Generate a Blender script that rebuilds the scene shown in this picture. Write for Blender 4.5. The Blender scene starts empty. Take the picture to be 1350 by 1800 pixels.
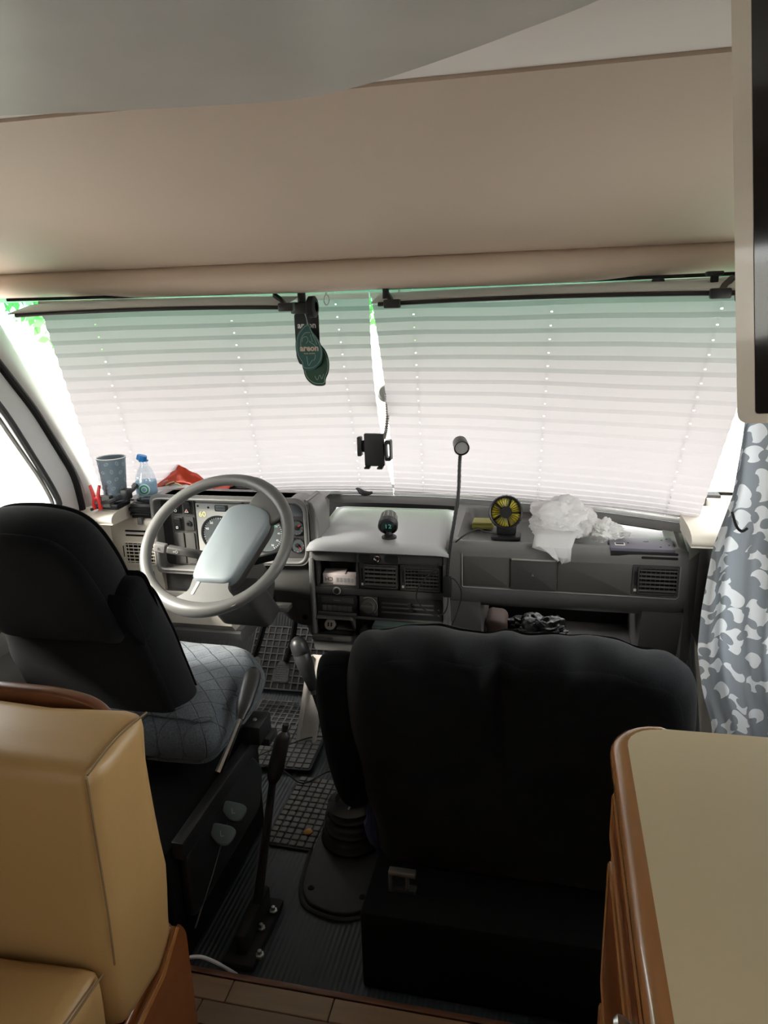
import bpy, bmesh, math, random
from mathutils import Vector, Matrix, noise
random.seed(7)
scene = bpy.context.scene
COL = scene.collection
PI = math.pi
R = math.radians

# ------------------------------------------------------------------ camera
cam = bpy.data.objects.new('camera', bpy.data.cameras.new('camera'))
COL.objects.link(cam)
cr, cu, cf = Vector((.97584, .21652, -.02910)), Vector((-.03101, .26916, .96259)), Vector((-.21626, .93844, -.26938))
m = Matrix.Identity(4)
for i in range(3):
    m[i][0], m[i][1], m[i][2] = cr[i], cu[i], -cf[i]
m.translation = (0, 0, 1.45)
cam.matrix_world = m
cam.data.sensor_fit = 'VERTICAL'; cam.data.sensor_height = 36; cam.data.lens = 25.8
cam.data.clip_start = .02; cam.data.clip_end = 400
scene.camera = cam

# ------------------------------------------------------------------ sky, sun, exposure
world = bpy.data.worlds.new('sky'); scene.world = world; world.use_nodes = True
wn = world.node_tree.nodes; wn['Background'].inputs[0].default_value = (1, .985, .97, 1)
wn['Background'].inputs[1].default_value = 6.5
sun = bpy.data.objects.new('sun', bpy.data.lights.new('sun', 'SUN')); COL.objects.link(sun)
sun.data.energy = 14.0; sun.data.angle = R(14); sun.data.color = (1, .93, .84)
sun.rotation_euler = Vector((.60, .45, -.48)).to_track_quat('-Z', 'Y').to_euler()
vs = scene.view_settings
vs.view_transform = 'Standard'; vs.look = 'None'; vs.gamma = 1; vs.use_curve_mapping = False
vs.exposure = 0.62

# ------------------------------------------------------------------ materials
def lin(c):
    return tuple((x / 255 / 12.92) if x / 255 <= .04045 else ((x / 255 + .055) / 1.055) ** 2.4 for x in c[:3]) + (1,)
MATS = {}
def mat(name, col, rough=.55, metal=0, var=.12, vscale=12, bump=0, bscale=300, spec=.5, sheen=0, coat=0, trans=0, stretch=None):
    """col is the surface's own linear albedo"""
    if name in MATS: return MATS[name]
    M = bpy.data.materials.new(name); M.use_nodes = True
    nt = M.node_tree; N = nt.nodes; L = nt.links; b = N['Principled BSDF']
    col = tuple(col[:3]) + (1,)
    b.inputs['Roughness'].default_value = rough; b.inputs['Metallic'].default_value = metal
    b.inputs['Specular IOR Level'].default_value = spec
    b.inputs['Sheen Weight'].default_value = sheen; b.inputs['Coat Weight'].default_value = coat
    b.inputs['Transmission Weight'].default_value = trans
    tc = N.new('ShaderNodeTexCoord'); src = tc.outputs['Object']
    if stretch:
        mp = N.new('ShaderNodeMapping'); mp.inputs['Scale'].default_value = stretch
        L.new(src, mp.inputs['Vector']); src = mp.outputs[0]
    if var:
        nz = N.new('ShaderNodeTexNoise'); nz.inputs['Scale'].default_value = vscale; nz.inputs['Detail'].default_value = 5
        L.new(src, nz.inputs['Vector'])
        mx = N.new('ShaderNodeMix'); mx.data_type = 'RGBA'
        mx.inputs['A'].default_value = tuple(c * (1 - var) for c in col[:3]) + (1,)
        mx.inputs['B'].default_value = tuple(min(1, c * (1 + var)) for c in col[:3]) + (1,)
        L.new(nz.outputs['Fac'], mx.inputs['Factor']); L.new(mx.outputs['Result'], b.inputs['Base Color'])
    else: b.inputs['Base Color'].default_value = col
    if bump:
        n2 = N.new('ShaderNodeTexNoise'); n2.inputs['Scale'].default_value = bscale; n2.inputs['Detail'].default_value = 3
        L.new(src, n2.inputs['Vector'])
        bp = N.new('ShaderNodeBump'); bp.inputs['Strength'].default_value = bump; bp.inputs['Distance'].default_value = .002
        L.new(n2.outputs['Fac'], bp.inputs['Height']); L.new(bp.outputs[0], b.inputs['Normal'])
    MATS[name] = M
    return M
def emis(name, col, s):
    M = bpy.data.materials.new(name); M.use_nodes = True
    b = M.node_tree.nodes['Principled BSDF']
    b.inputs['Base Color'].default_value = col + (1,); b.inputs['Emission Color'].default_value = col + (1,); b.inputs['Emission Strength'].default_value = s
    MATS[name] = M; return M
def thin(name, col, transl, rough=.8):
    """cloth or paper that lets light through: diffuse plus translucent"""
    M = bpy.data.materials.new(name); M.use_nodes = True
    nt = M.node_tree; N = nt.nodes; L = nt.links; N.remove(N['Principled BSDF'])
    d = N.new('ShaderNodeBsdfDiffuse'); t = N.new('ShaderNodeBsdfTranslucent'); mx = N.new('ShaderNodeMixShader')
    d.inputs[0].default_value = col + (1,); t.inputs[0].default_value = col + (1,); mx.inputs[0].default_value = transl
    L.new(d.outputs[0], mx.inputs[1]); L.new(t.outputs[0], mx.inputs[2]); L.new(mx.outputs[0], N['Material Output'].inputs[0])
    MATS[name] = M; return M
def pane(name, col=(1, 1, 1), gloss=.06, band=False):
    """thin glass: clear transmission plus a little reflection; band = green sun strip along the top"""
    M = bpy.data.materials.new(name); M.use_nodes = True
    nt = M.node_tree; N = nt.nodes; L = nt.links; N.remove(N['Principled BSDF'])
    t = N.new('ShaderNodeBsdfTransparent'); g = N.new('ShaderNodeBsdfGlossy'); mx = N.new('ShaderNodeMixShader')
    t.inputs[0].default_value = col + (1,); g.inputs['Roughness'].default_value = .03; mx.inputs[0].default_value = gloss
    if band:
        tc = N.new('ShaderNodeTexCoord'); sp = N.new('ShaderNodeSeparateXYZ'); cr_ = N.new('ShaderNodeValToRGB')
        mr = N.new('ShaderNodeMapRange'); mr.inputs['From Min'].default_value = .44; mr.inputs['From Max'].default_value = .67
        L.new(tc.outputs['Object'], sp.inputs[0]); L.new(sp.outputs['Z'], mr.inputs['Value']); L.new(mr.outputs[0], cr_.inputs[0])
        cr_.color_ramp.elements[0].color = col + (1,); cr_.color_ramp.elements[1].color = (.25, .70, .50, 1)
        e3 = cr_.color_ramp.elements.new(.80); e3.color = (.62, .88, .78, 1)
        L.new(cr_.outputs[0], t.inputs[0])
    L.new(t.outputs[0], mx.inputs[1]); L.new(g.outputs[0], mx.inputs[2]); L.new(mx.outputs[0], N['Material Output'].inputs[0])
    MATS[name] = M; return M

mat('lid_sheen_grey', (.42, .42, .435), .32, var=.05, bump=.08, bscale=900)  # paler than the dash: the blinds' sheen on the lid put into its colour
mat('dash', (.15, .145, .14), .32, var=.06, bump=.12, bscale=900)
mat('dash_lit_beige', (.68, .62, .54), .5, var=.06, bump=.1, bscale=900)  # beige dash ends, lightened further to stand in for the left window's light
mat('console_dark', (.05, .048, .046), .45, var=.1, bump=.1, bscale=900)
mat('panel_grey', (.30, .295, .28), .45, var=.05)
mat('panel_charcoal', (.072, .068, .063), .5, var=.08)
mat('black_plastic', (.016, .016, .017), .42, var=.1)
mat('black_matt', (.008, .008, .009), .8, var=.1)
mat('hole_shade', (.006, .006, .006), .95, var=0)  # near-black colour for the shade inside vents, slots and recesses
mat('rubber', (.03, .031, .033), .62, var=.25, vscale=30, bump=.1, bscale=200)
mat('rubber_grey', (.15, .145, .138), .65, var=.3, vscale=25, bump=.15, bscale=200)
mat('boot_rubber', (.028, .028, .030), .27, var=.2)
mat('seat_black', (.0055, .006, .008), .9, var=.45, vscale=60, bump=.6, bscale=900, sheen=.07, spec=.15)
mat('seat_side', (.005, .0055, .0065), .95, var=.3, vscale=60, bump=.5, bscale=900, sheen=.03, spec=.1)
mat('blue_cover', (.03, .04, .10), .9, var=.25, vscale=40, bump=.4, bscale=600)
mat('steel', (.45, .44, .42), .35, metal=.9, var=.2)
mat('chrome', (.75, .75, .75), .15, metal=1, var=0)
mat('worn_steel', (.62, .58, .54), .45, metal=.55, var=.25, vscale=18)
mat('wheel_grey', (.095, .093, .090), .42, var=.08, bump=.15, bscale=700)
mat('wheel_pad', (.165, .19, .205), .38, var=.04, bump=.08, bscale=900)
mat('cream', (.43, .265, .105), .42, var=.10, vscale=5, bump=.12, bscale=60)
mat('seam', (.20, .13, .06), .7, var=0)
mat('base_black', (.0035, .0035, .004), .9, var=0, spec=.2)
mat('wood_brown', (.14, .046, .017), .3, var=.3, vscale=4, stretch=(9, 9, 1), coat=.3)
mat('wood_trim', (.33, .14, .042), .22, var=.35, vscale=5, stretch=(12, 1, 12), coat=.5)
mat('wood_cab', (.24, .075, .022), .28, var=.35, vscale=5, stretch=(14, 1, 6), coat=.5)
mat('laminate', (.62, .515, .33), .45, var=.04, vscale=3)
mat('beige_panel', (.565, .455, .375), .6, var=.03, vscale=2, bump=.05, bscale=500)
mat('padding', (.58, .47, .385), .6, var=.10, vscale=4)
mat('ceiling_white', (.78, .73, .71), .7, var=.02)
mat('wall_cream', (.52, .47, .40), .7, var=.04)
mat('pillar_grey', (.50, .48, .455), .55, var=.12, vscale=6)
mat('door_paint', (.62, .63, .63), .4, var=.04)
mat('white_plastic', (.75, .75, .73), .4, var=.02)
mat('tv_white', (.86, .80, .72), .22, var=.02, coat=.4)
mat('screen', (.004, .004, .005), .06, var=0, spec=.6)
mat('grey_painted_gloss', (.40, .385, .365), .38, var=.6, vscale=1.6, metal=.2)  # strong colour blotches stand in for blurred reflections
mat('cup_blue', (.21, .28, .34), .6, var=.1)
mat('cup_print', (.42, .50, .55), .6, var=.3, vscale=60)
mat('paper_white', (.85, .85, .83), .7, var=.03)
mat('red_plastic', (.75, .03, .03), .3, var=.05)
mat('red_foil', (.50, .05, .022), .22, var=.35, vscale=25, metal=.25, bump=.5, bscale=40)
mat('cap_blue', (.02, .22, .62), .35, var=.05)
mat('label_blue', (.30, .50, .66), .4, var=.35, vscale=40)
mat('label_white', (.80, .86, .88), .4, var=.05)
mat('label_green', (.03, .38, .28), .4, var=.05)
mat('leaf_green', (.012, .075, .065), .5, var=.15)
mat('leaf_dark', (.006, .045, .022), .5, var=.15)
mat('print_tan', (.50, .38, .30), .6, var=0)
mat('print_pale', (.28, .36, .34), .6, var=0)
mat('card_black', (.008, .010, .011), .5, var=0)
mat('yellow', (.75, .62, .02), .4, var=.05)
mat('olive', (.30, .28, .07), .6, var=.1)
mat('device', (.13, .125, .16), .35, var=.05)
mat('teal_tin', (.14, .20, .20), .3, var=.1, metal=.3)
mat('box_card', (.50, .43, .42), .7, var=.1)
mat('ink', (.04, .03, .03), .7, var=0)
mat('dial_face', (.075, .085, .09), .4, var=.05)
mat('dial_green', (.02, .33, .19), .5, var=.1)
mat('print_white', (.75, .75, .72), .6, var=0)
mat('print_yellow', (.85, .82, .40), .6, var=0)
mat('lcd', (.10, .11, .12), .3, var=0)
mat('lens_dark', (.01, .022, .022), .08, var=0)
mat('knob_teal', (.10, .14, .14), .5, var=.08)
mat('pouch_brown', (.05, .026, .018), .7, var=.2)
mat('dry_leaf', (.55, .27, .07), .6, var=.3, vscale=80)
mat('cable_black', (.012, .012, .012), .5, var=0)
mat('cable_white', (.65, .65, .66), .4, var=0)
mat('asphalt', (.40, .385, .36), .9, var=.15, vscale=2)
mat('bark', (.10, .07, .05), .9, var=.3)
mat('foliage', (.20, .38, .14), .7, var=.5, vscale=8)
emis('digit_glow', (.15, .55, .42), .12)
thin('blind_cloth', (.315, .293, .305), .58)
thin('bag_film', (.98, .97, .97), .66)
thin('tissue', (.90, .89, .88), .3)
thin('visor_film', (.75, .75, .72), .6)
pane('windscreen_glass', (.97, .99, .98), .05, band=True)
pane('side_glass', (.96, .98, .97), .05)
pane('bottle_clear', (.90, .95, .98), .14)
pane('water', (.80, .91, .97), .10)
pane('gauge_lens', (.95, .96, .96), .04)

def seat_cushion_mat():
    M = mat('seat_blue', (.085, .10, .118), .9, var=.95, vscale=260, bump=.8, bscale=500, sheen=.15)
    nt = M.node_tree; N = nt.nodes; L = nt.links; b = N['Principled BSDF']
    tc = N.new('ShaderNodeTexCoord'); mp = N.new('ShaderNodeMapping'); mp.inputs['Rotation'].default_value = (0, 0, R(45)); L.new(tc.outputs['Object'], mp.inputs[0])
    br = N.new('ShaderNodeTexBrick'); br.offset = 0; br.inputs['Scale'].default_value = 1; br.inputs['Brick Width'].default_value = .045; br.inputs['Row Height'].default_value = .045
    br.inputs['Mortar Size'].default_value = .0022; br.inputs['Mortar Smooth'].default_value = 1; L.new(mp.outputs[0], br.inputs['Vector'])
    old = b.inputs['Base Color'].links[0].from_socket; mx = N.new('ShaderNodeMix'); mx.data_type = 'RGBA'; mx.blend_type = 'MULTIPLY'
    sc = N.new('ShaderNodeMath'); sc.operation = 'MULTIPLY'; sc.inputs[1].default_value = .3; L.new(br.outputs['Fac'], sc.inputs[0]); L.new(sc.outputs[0], mx.inputs['Factor'])
    L.new(old, mx.inputs['A']); mx.inputs['B'].default_value = (.3, .3, .3, 1); L.new(mx.outputs['Result'], b.inputs['Base Color'])
    bp = N.new('ShaderNodeBump'); bp.invert = True; bp.inputs['Distance'].default_value = .006; bp.inputs['Strength'].default_value = .8
    L.new(br.outputs['Fac'], bp.inputs['Height']); L.new(b.inputs['Normal'].links[0].from_socket, bp.inputs['Normal']); L.new(bp.outputs[0], b.inputs['Normal'])
    return M
seat_cushion_mat()
def floor_mat():
    M = mat('cab_floor', (.030, .038, .043), .5, var=.3, vscale=6)
    nt = M.node_tree; N = nt.nodes; L = nt.links
    tc = N.new('ShaderNodeTexCoord'); w = N.new('ShaderNodeTexWave'); w.inputs['Scale'].default_value = 26; w.inputs['Distortion'].default_value = .5
    bp = N.new('ShaderNodeBump'); bp.inputs['Strength'].default_value = .35; bp.inputs['Distance'].default_value = .003
    L.new(tc.outputs['Object'], w.inputs['Vector']); L.new(w.outputs['Fac'], bp.inputs['Height']); L.new(bp.outputs[0], N['Principled BSDF'].inputs['Normal'])
floor_mat()
def curtain_mat():
    M = bpy.data.materials.new('curtain_print'); M.use_nodes = True; MATS['curtain_print'] = M
    nt = M.node_tree; N = nt.nodes; L = nt.links; N.remove(N['Principled BSDF'])
    tc = N.new('ShaderNodeTexCoord'); mp = N.new('ShaderNodeMapping'); L.new(tc.outputs['UV'], mp.inputs[0])
    nz = N.new('ShaderNodeTexNoise'); nz.inputs['Scale'].default_value = 28; nz.inputs['Detail'].default_value = 1
    L.new(mp.outputs[0], nz.inputs['Vector'])
    ad = N.new('ShaderNodeVectorMath'); ad.operation = 'MULTIPLY_ADD'; ad.inputs[1].default_value = (.022, .022, 0)
    L.new(nz.outputs['Color'], ad.inputs[0]); L.new(mp.outputs[0], ad.inputs[2])
    def blobs(off, thr):
        o2 = N.new('ShaderNodeVectorMath'); o2.operation = 'ADD'; o2.inputs[1].default_value = off
        v = N.new('ShaderNodeTexVoronoi'); v.inputs['Scale'].default_value = 33; v.voronoi_dimensions = '2D'; v.inputs['Randomness'].default_value = .75
        g = N.new('ShaderNodeMath'); g.operation = 'LESS_THAN'; g.inputs[1].default_value = thr
        L.new(ad.outputs[0], o2.inputs[0]); L.new(o2.outputs[0], v.inputs['Vector']); L.new(v.outputs['Distance'], g.inputs[0])
        return g, v
    g1, v3 = blobs((0, 0, 0), .47); g4, _ = blobs((.012, .008, 0), .28)
    sp = N.new('ShaderNodeSeparateColor'); L.new(v3.outputs['Color'], sp.inputs[0])
    g2 = N.new('ShaderNodeMath'); g2.operation = 'GREATER_THAN'; g2.inputs[1].default_value = .24; L.new(sp.outputs[0], g2.inputs[0])
    m1 = N.new('ShaderNodeMath'); m1.operation = 'MULTIPLY'; L.new(g1.outputs[0], m1.inputs[0]); L.new(g2.outputs[0], m1.inputs[1])
    inv = N.new('ShaderNodeMath'); inv.operation = 'SUBTRACT'; inv.inputs[0].default_value = 1; L.new(g4.outputs[0], inv.inputs[1])
    m2 = N.new('ShaderNodeMath'); m2.operation = 'MULTIPLY'; L.new(m1.outputs[0], m2.inputs[0]); L.new(inv.outputs[0], m2.inputs[1])
    mx = N.new('ShaderNodeMix'); mx.data_type = 'RGBA'; mx.inputs['A'].default_value = (.31, .34, .385, 1); mx.inputs['B'].default_value = (.86, .89, .94, 1)
    L.new(m2.outputs[0], mx.inputs['Factor'])
    d = N.new('ShaderNodeBsdfDiffuse'); t = N.new('ShaderNodeBsdfTranslucent'); ms = N.new('ShaderNodeMixShader'); ms.inputs[0].default_value = .3
    L.new(mx.outputs['Result'], d.inputs[0]); L.new(mx.outputs['Result'], t.inputs[0])
    L.new(d.outputs[0], ms.inputs[1]); L.new(t.outputs[0], ms.inputs[2]); L.new(ms.outputs[0], N['Material Output'].inputs[0])
curtain_mat()

# ------------------------------------------------------------------ mesh helpers
def frame(o, ex, ey):
    ex = Vector(ex).normalized(); ey = Vector(ey); ey = (ey - ex * ey.dot(ex)).normalized(); ez = ex.cross(ey)
    M = Matrix.Identity(4)
    for i in range(3): M[i][0], M[i][1], M[i][2], M[i][3] = ex[i], ey[i], ez[i], o[i]
    return M
FRONT = lambda x, y, z: frame((x, y, z), (1, 0, 0), (0, 0, 1))       # local z points at -Y (towards the viewer)
def rrect(w, h, r, n=4):
    pts = []
    for cx, cy, a0 in ((w/2-r, h/2-r, 0), (-w/2+r, h/2-r, 90), (-w/2+r, -h/2+r, 180), (w/2-r, -h/2+r, 270)):
        for k in range(n+1):
            a = R(a0 + 90*k/n); pts.append((cx + r*math.cos(a), cy + r*math.sin(a)))
    return pts
def circ(r, n=24): return [(r*math.cos(2*PI*k/n), r*math.sin(2*PI*k/n)) for k in range(n)]
def rounded(pts, r, n=4):
    out = []; N = len(pts)
    for i in range(N):
        p = Vector(pts[i]); a = Vector(pts[i-1]); b = Vector(pts[(i+1) % N])
        da = (a-p); db = (b-p); ra = min(r, da.length*.45); rb = min(r, db.length*.45)
        s = p + da.normalized()*ra; e = p + db.normalized()*rb
        for k in range(n+1):
            t = k/n; q = s*(1-t)**2 + p*2*t*(1-t) + e*t*t; out.append((q.x, q.y))
    return out
def spline(pts, n=6, closed=False):
    P = [Vector(p) for p in pts]; out = []; N = len(P)
    rng = N if closed else N-1
    for i in range(rng):
        p0 = P[(i-1) % N] if closed or i > 0 else P[0]*2-P[1]
        p1 = P[i]; p2 = P[(i+1) % N]
        p3 = P[(i+2) % N] if closed or i+2 < N else P[-1]*2-P[-2]
        for k in range(n):
            t = k/n
            out.append(.5*((2*p1)+(p2-p0)*t+(2*p0-5*p1+4*p2-p3)*t*t+(3*p1-p0-3*p2+p3)*t**3))
    if not closed: out.append(P[-1].copy())
    return out

class MB:
    def __init__(s): s.v = []; s.f = []
    def add(s, vs, fs, M=None):
        o = len(s.v)
        s.v += [(M @ Vector(v)) if M else Vector(v) for v in vs]
        s.f += [tuple(i+o for i in f) for f in fs]; return s
    def box(s, x0, x1, y0, y1, z0, z1, bev=0, M=None, seg=2):
        if not bev:
            return s.add([(x0,y0,z0),(x1,y0,z0),(x1,y1,z0),(x0,y1,z0),(x0,y0,z1),(x1,y0,z1),(x1,y1,z1),(x0,y1,z1)],
                         [(3,2,1,0),(4,5,6,7),(0,1,5,4),(1,2,6,5),(2,3,7,6),(3,0,4,7)], M)
        bm = bmesh.new(); bmesh.ops.create_cube(bm, size=1)
        for v in bm.verts: v.co = (x0+(v.co.x+.5)*(x1-x0), y0+(v.co.y+.5)*(y1-y0), z0+(v.co.z+.5)*(z1-z0))
        bmesh.ops.bevel(bm, geom=bm.edges[:], offset=bev, segments=seg, affect='EDGES', profile=.5)
        bm.verts.index_update()
        s.add([v.co.copy() for v in bm.verts], [[v.index for v in f.verts] for f in bm.faces], M); bm.free(); return s
    def tube(s, pts, r, n=8, closed=False, caps=True, flat=1):
        P = [Vector(p) for p in pts]; N = len(P); o = len(s.v)
        rr = r if isinstance(r, (list, tuple)) else [r]*N
        up = None
        for i, p in enumerate(P):
            if closed: d = P[(i+1) % N]-P[i-1]
            else: d = P[min(i+1, N-1)]-P[max(i-1, 0)]
            d.normalize()
            if up is None:
                up = Vector((0, 0, 1)) if abs(d.z) < .9 else Vector((1, 0, 0))
            a = (up - d*up.dot(d)).normalized(); up = a; b = d.cross(a)
            for k in range(n):
                t = 2*PI*k/n; s.v.append(p + (a*math.cos(t)*flat + b*math.sin(t))*rr[i])
        for i in range(N if closed else N-1):
            for k in range(n):
                i2 = (i+1) % N; s.f.append((o+i*n+k, o+i*n+(k+1) % n, o+i2*n+(k+1) % n, o+i2*n+k))
        if caps and not closed:
            s.f.append(tuple(o+k for k in reversed(range(n)))); s.f.append(tuple(o+(N-1)*n+k for k in range(n)))
        return s
    def cyl(s, p0, p1, r0, r1=None, n=16): return s.tube([p0, p1], [r0, r0 if r1 is None else r1], n)
    def lathe(s, prof, M=None, n=24, a0=0, a1=2*PI):
        vs = []; fs = []; full = abs(a1-a0-2*PI) < 1e-6; K = n if full else n+1
        for r, h in prof:
            for k in range(K):
                t = a0+(a1-a0)*k/n; vs.append((r*math.cos(t), r*math.sin(t), h))
        for i in range(len(prof)-1):
            for k in range(n):
                k2 = (k+1) % K; fs.append((i*K+k, i*K+k2, (i+1)*K+k2, (i+1)*K+k))
        if full:
            if prof[0][0] > 1e-6: fs.append(tuple(reversed(range(n))))
            if prof[-1][0] > 1e-6: fs.append(tuple((len(prof)-1)*n+k for k in range(n)))
        return s.add(vs, fs, M)
    def rprism(s, out, z0, z1, e=.0, M=None, seg=3, dome=0, back=True):
        """outline (ccw) extruded along local z with rounded rims, optionally domed on top"""
        N = len(out); P = [Vector(p) for p in out]
        nr = []
        for i in range(N):
            d = P[(i+1) % N]-P[i-1]; nr.append(Vector((d.y, -d.x)).normalized())
        rings = []
        if e and back:
            for k in range(seg+1):
                a = PI/2*k/seg; rings.append((e*(1-math.sin(a)), z0+e*(1-math.cos(a))))
        else: rings.append((0, z0))
        if e:
            for k in range(seg+1):
                a = PI/2*k/seg; rings.append((e*(1-math.cos(a)), z1-e+e*math.sin(a)))
        else: rings.append((0, z1))
        vs = []; fs = []
        for ins, z in rings:
            for i in range(N): q = P[i]-nr[i]*ins; vs.append((q.x, q.y, z))
        K = len(rings)
        if dome:
            c = sum(P, Vector((0, 0)))/N
            for t in (.25, .5, .75):
                for i in range(N):
                    q = (P[i]-nr[i]*e)*(1-t)+c*t; vs.append((q.x, q.y, z1+dome*(1-(1-t)**2)))
                K += 1
        for j in range(K-1):
            for i in range(N): i2 = (i+1) % N; fs.append((j*N+i, j*N+i2, (j+1)*N+i2, (j+1)*N+i))
        fs.append(tuple(reversed(range(N)))); fs.append(tuple((K-1)*N+i for i in range(N)))
        return s.add(vs, fs, M)
    def ring(s, outer, inner, z0, z1, M=None):
        """flat frame between two outlines with the same number of points"""
        N = len(outer); vs = [(x, y, z) for o in (outer, inner) for z in (z0, z1) for x, y in o]; fs = []
        for i in range(N):
            j = (i+1) % N
            fs += [(i, j, N+j, N+i), (N+i, N+j, 3*N+j, 3*N+i), (3*N+i, 3*N+j, 2*N+j, 2*N+i), (2*N+i, 2*N+j, j, i)]
        return s.add(vs, fs, M)
    def grid(s, rows, closeu=False, thick=None):
        o = len(s.v); H = len(rows); Wd = len(rows[0])
        for r in rows: s.v += [Vector(p) for p in r]
        for i in range(H-1):
            for k in range(Wd if closeu else Wd-1):
                k2 = (k+1) % Wd; s.f.append((o+i*Wd+k, o+i*Wd+k2, o+(i+1)*Wd+k2, o+(i+1)*Wd+k))
        return s
    def extrude(s, prof, x0, x1):
        """closed (y, z) profile drawn out along X"""
        N = len(prof); vs = [(x, y, z) for x in (x0, x1) for y, z in prof]
        fs = [(i, (i+1) % N, N+(i+1) % N, N+i) for i in range(N)] + [tuple(range(N-1, -1, -1)), tuple(range(N, 2*N))]
        return s.add(vs, fs)
    def wobble(s, amp, sc, seed=0, start=0):
        for v in s.v[start:]:
            d = noise.noise_vector(Vector((v.x*sc+seed, v.y*sc, v.z*sc))); v += d*amp
        return s
    def mesh(s, name, origin=(0, 0, 0), sharp=35, fix=True):
        o = Vector(origin); me = bpy.data.meshes.new(name)
        me.from_pydata([tuple(v-o) for v in s.v], [], s.f); me.update()
        if fix:
            bm = bmesh.new(); bm.from_mesh(me); bmesh.ops.recalc_face_normals(bm, faces=bm.faces[:]); bm.to_mesh(me); bm.free()
        me.shade_smooth(); me.set_sharp_from_angle(angle=R(sharp))
        return me
    def center(s):
        xs = [v.x for v in s.v]; ys = [v.y for v in s.v]; zs = [v.z for v in s.v]
        return Vector(((min(xs)+max(xs))/2, (min(ys)+max(ys))/2, min(zs)))
WO = {}
def link(o, parent=None, origin=(0, 0, 0)):
    COL.objects.link(o); o.parent = parent
    WO[o] = Vector(origin); o.location = Vector(origin) - (WO[parent] if parent else Vector())
    return o
def obj(name, mb, mt, parent=None, sharp=35, fix=True, solid=0, subd=0):
    org = mb.center()
    me = mb.mesh(name, org, sharp, fix); me.materials.append(MATS[mt])
    o = link(bpy.data.objects.new(name, me), parent, org)
    if solid: md = o.modifiers.new('thickness', 'SOLIDIFY'); md.thickness = solid; md.offset = 0
    if subd: md = o.modifiers.new('smooth', 'SUBSURF'); md.levels = subd; md.render_levels = subd
    return o
def thing(name, label, cat, loc, group=None):
    o = link(bpy.data.objects.new(name, None), None, loc); o.empty_display_size = .05
    return tag(o, label, cat, group)
def tag(o, label, cat, group=None):
    o['label'] = label; o['category'] = cat
    if group: o['group'] = group
    return o
def struct(name, mb, mt, parent=None, **k):
    o = obj(name, mb, mt, parent, **k)
    if parent is None: o['kind'] = 'structure'
    return o
def alike(name, me, mt, parent, locs, rot=None):
    """many equal pieces that share one mesh"""
    if not me.materials: me.materials.append(MATS[mt])
    for p in locs:
        o = link(bpy.data.objects.new(name, me), parent, p)
        if rot: o.rotation_euler = rot
def text(name, body, size, M, mt, parent, depth=.0004, bold=0, align='CENTER'):
    cu_ = bpy.data.curves.new(name, 'FONT'); cu_.body = body; cu_.size = size; cu_.extrude = depth; cu_.offset = bold
    cu_.align_x = align; cu_.align_y = 'CENTER'; cu_.resolution_u = 2
    t = bpy.data.objects.new(name, cu_); COL.objects.link(t)
    me = bpy.data.meshes.new_from_object(t.evaluated_get(bpy.context.evaluated_depsgraph_get()))
    bpy.data.objects.remove(t); bpy.data.curves.remove(cu_)
    org = M.translation.copy(); Mr = M.copy(); Mr.translation = (0, 0, 0); me.transform(Mr)
    me.materials.clear(); me.materials.append(MATS[mt]); me.name = name
    return link(bpy.data.objects.new(name, me), parent, org)
B = lambda *a, **k: MB().box(*a, **k)

# ------------------------------------------------------------------ the windscreen's surface
XC = -.53
def ws(x, s, off=0):
    """point on the windscreen: x across, s = 0 at the top edge, 1 at the bottom; off = distance inwards"""
    return Vector((x, 2.20 + .27*s - .28*(x-XC)**2 - off, 1.50 - .69*s))
def mirror(mb):
    for v in mb.v: v.x = -.98 - v.x
    return mb
# ================================================================== SETTING
# cab floor with the toe board
rows = []
for y, z in ((1.08, 0), (1.5, 0), (2.0, 0), (2.28, .005), (2.36, .03), (2.55, .22), (2.62, .34)):
    rows.append([(x, y, z) for x in (-1.58, -1.2, -.9, -.6, -.3, 0, .60)])
fl = MB().grid(rows); fl.grid([[(x, y, z-.04) for x, y, z in r] for r in rows])
struct('floor', fl, 'cab_floor')
# living-room floor: slab and its planks
lf = struct('floor_living', B(-1.62, .64, -2.6, 1.13, .0, .068), 'wood_brown')
for i, c in enumerate(((.115, .065, .035), (.16, .095, .05), (.10, .04, .02), (.20, .125, .07))):
    mat('plank%d' % i, c, .4, var=.3, vscale=6, stretch=(1, 12, 12), coat=.15)
pm = {}
rnd = random.Random(3)
y = 1.13
for r in range(9):
    w = .052; x = -.95 - rnd.random()*.2; y -= w + .0015
    while x < .12:
        l = rnd.choice((.22, .3, .38))
        k = rnd.randrange(4) if r else (1 if x < -.5 else 3 if x < -.3 else 1)
        key = (l, k)
        if key not in pm:
            mb = B(-l/2, l/2, -w/2, w/2, 0, .012, bev=.0015, seg=1); pm[key] = mb.mesh('plank', (0, 0, 0))
        alike('plank', pm[key], 'plank%d' % k, lf, [(x+l/2, y+w/2, .068)]); x += l + .0015
struct('trim_threshold', B(-1.6, .6, 1.131, 1.145, .0, .081, bev=.003), 'plank2')
struct('ceiling', B(-1.70, .72, -2.6, 1.249, 1.787, 1.82), 'ceiling_white')
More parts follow.
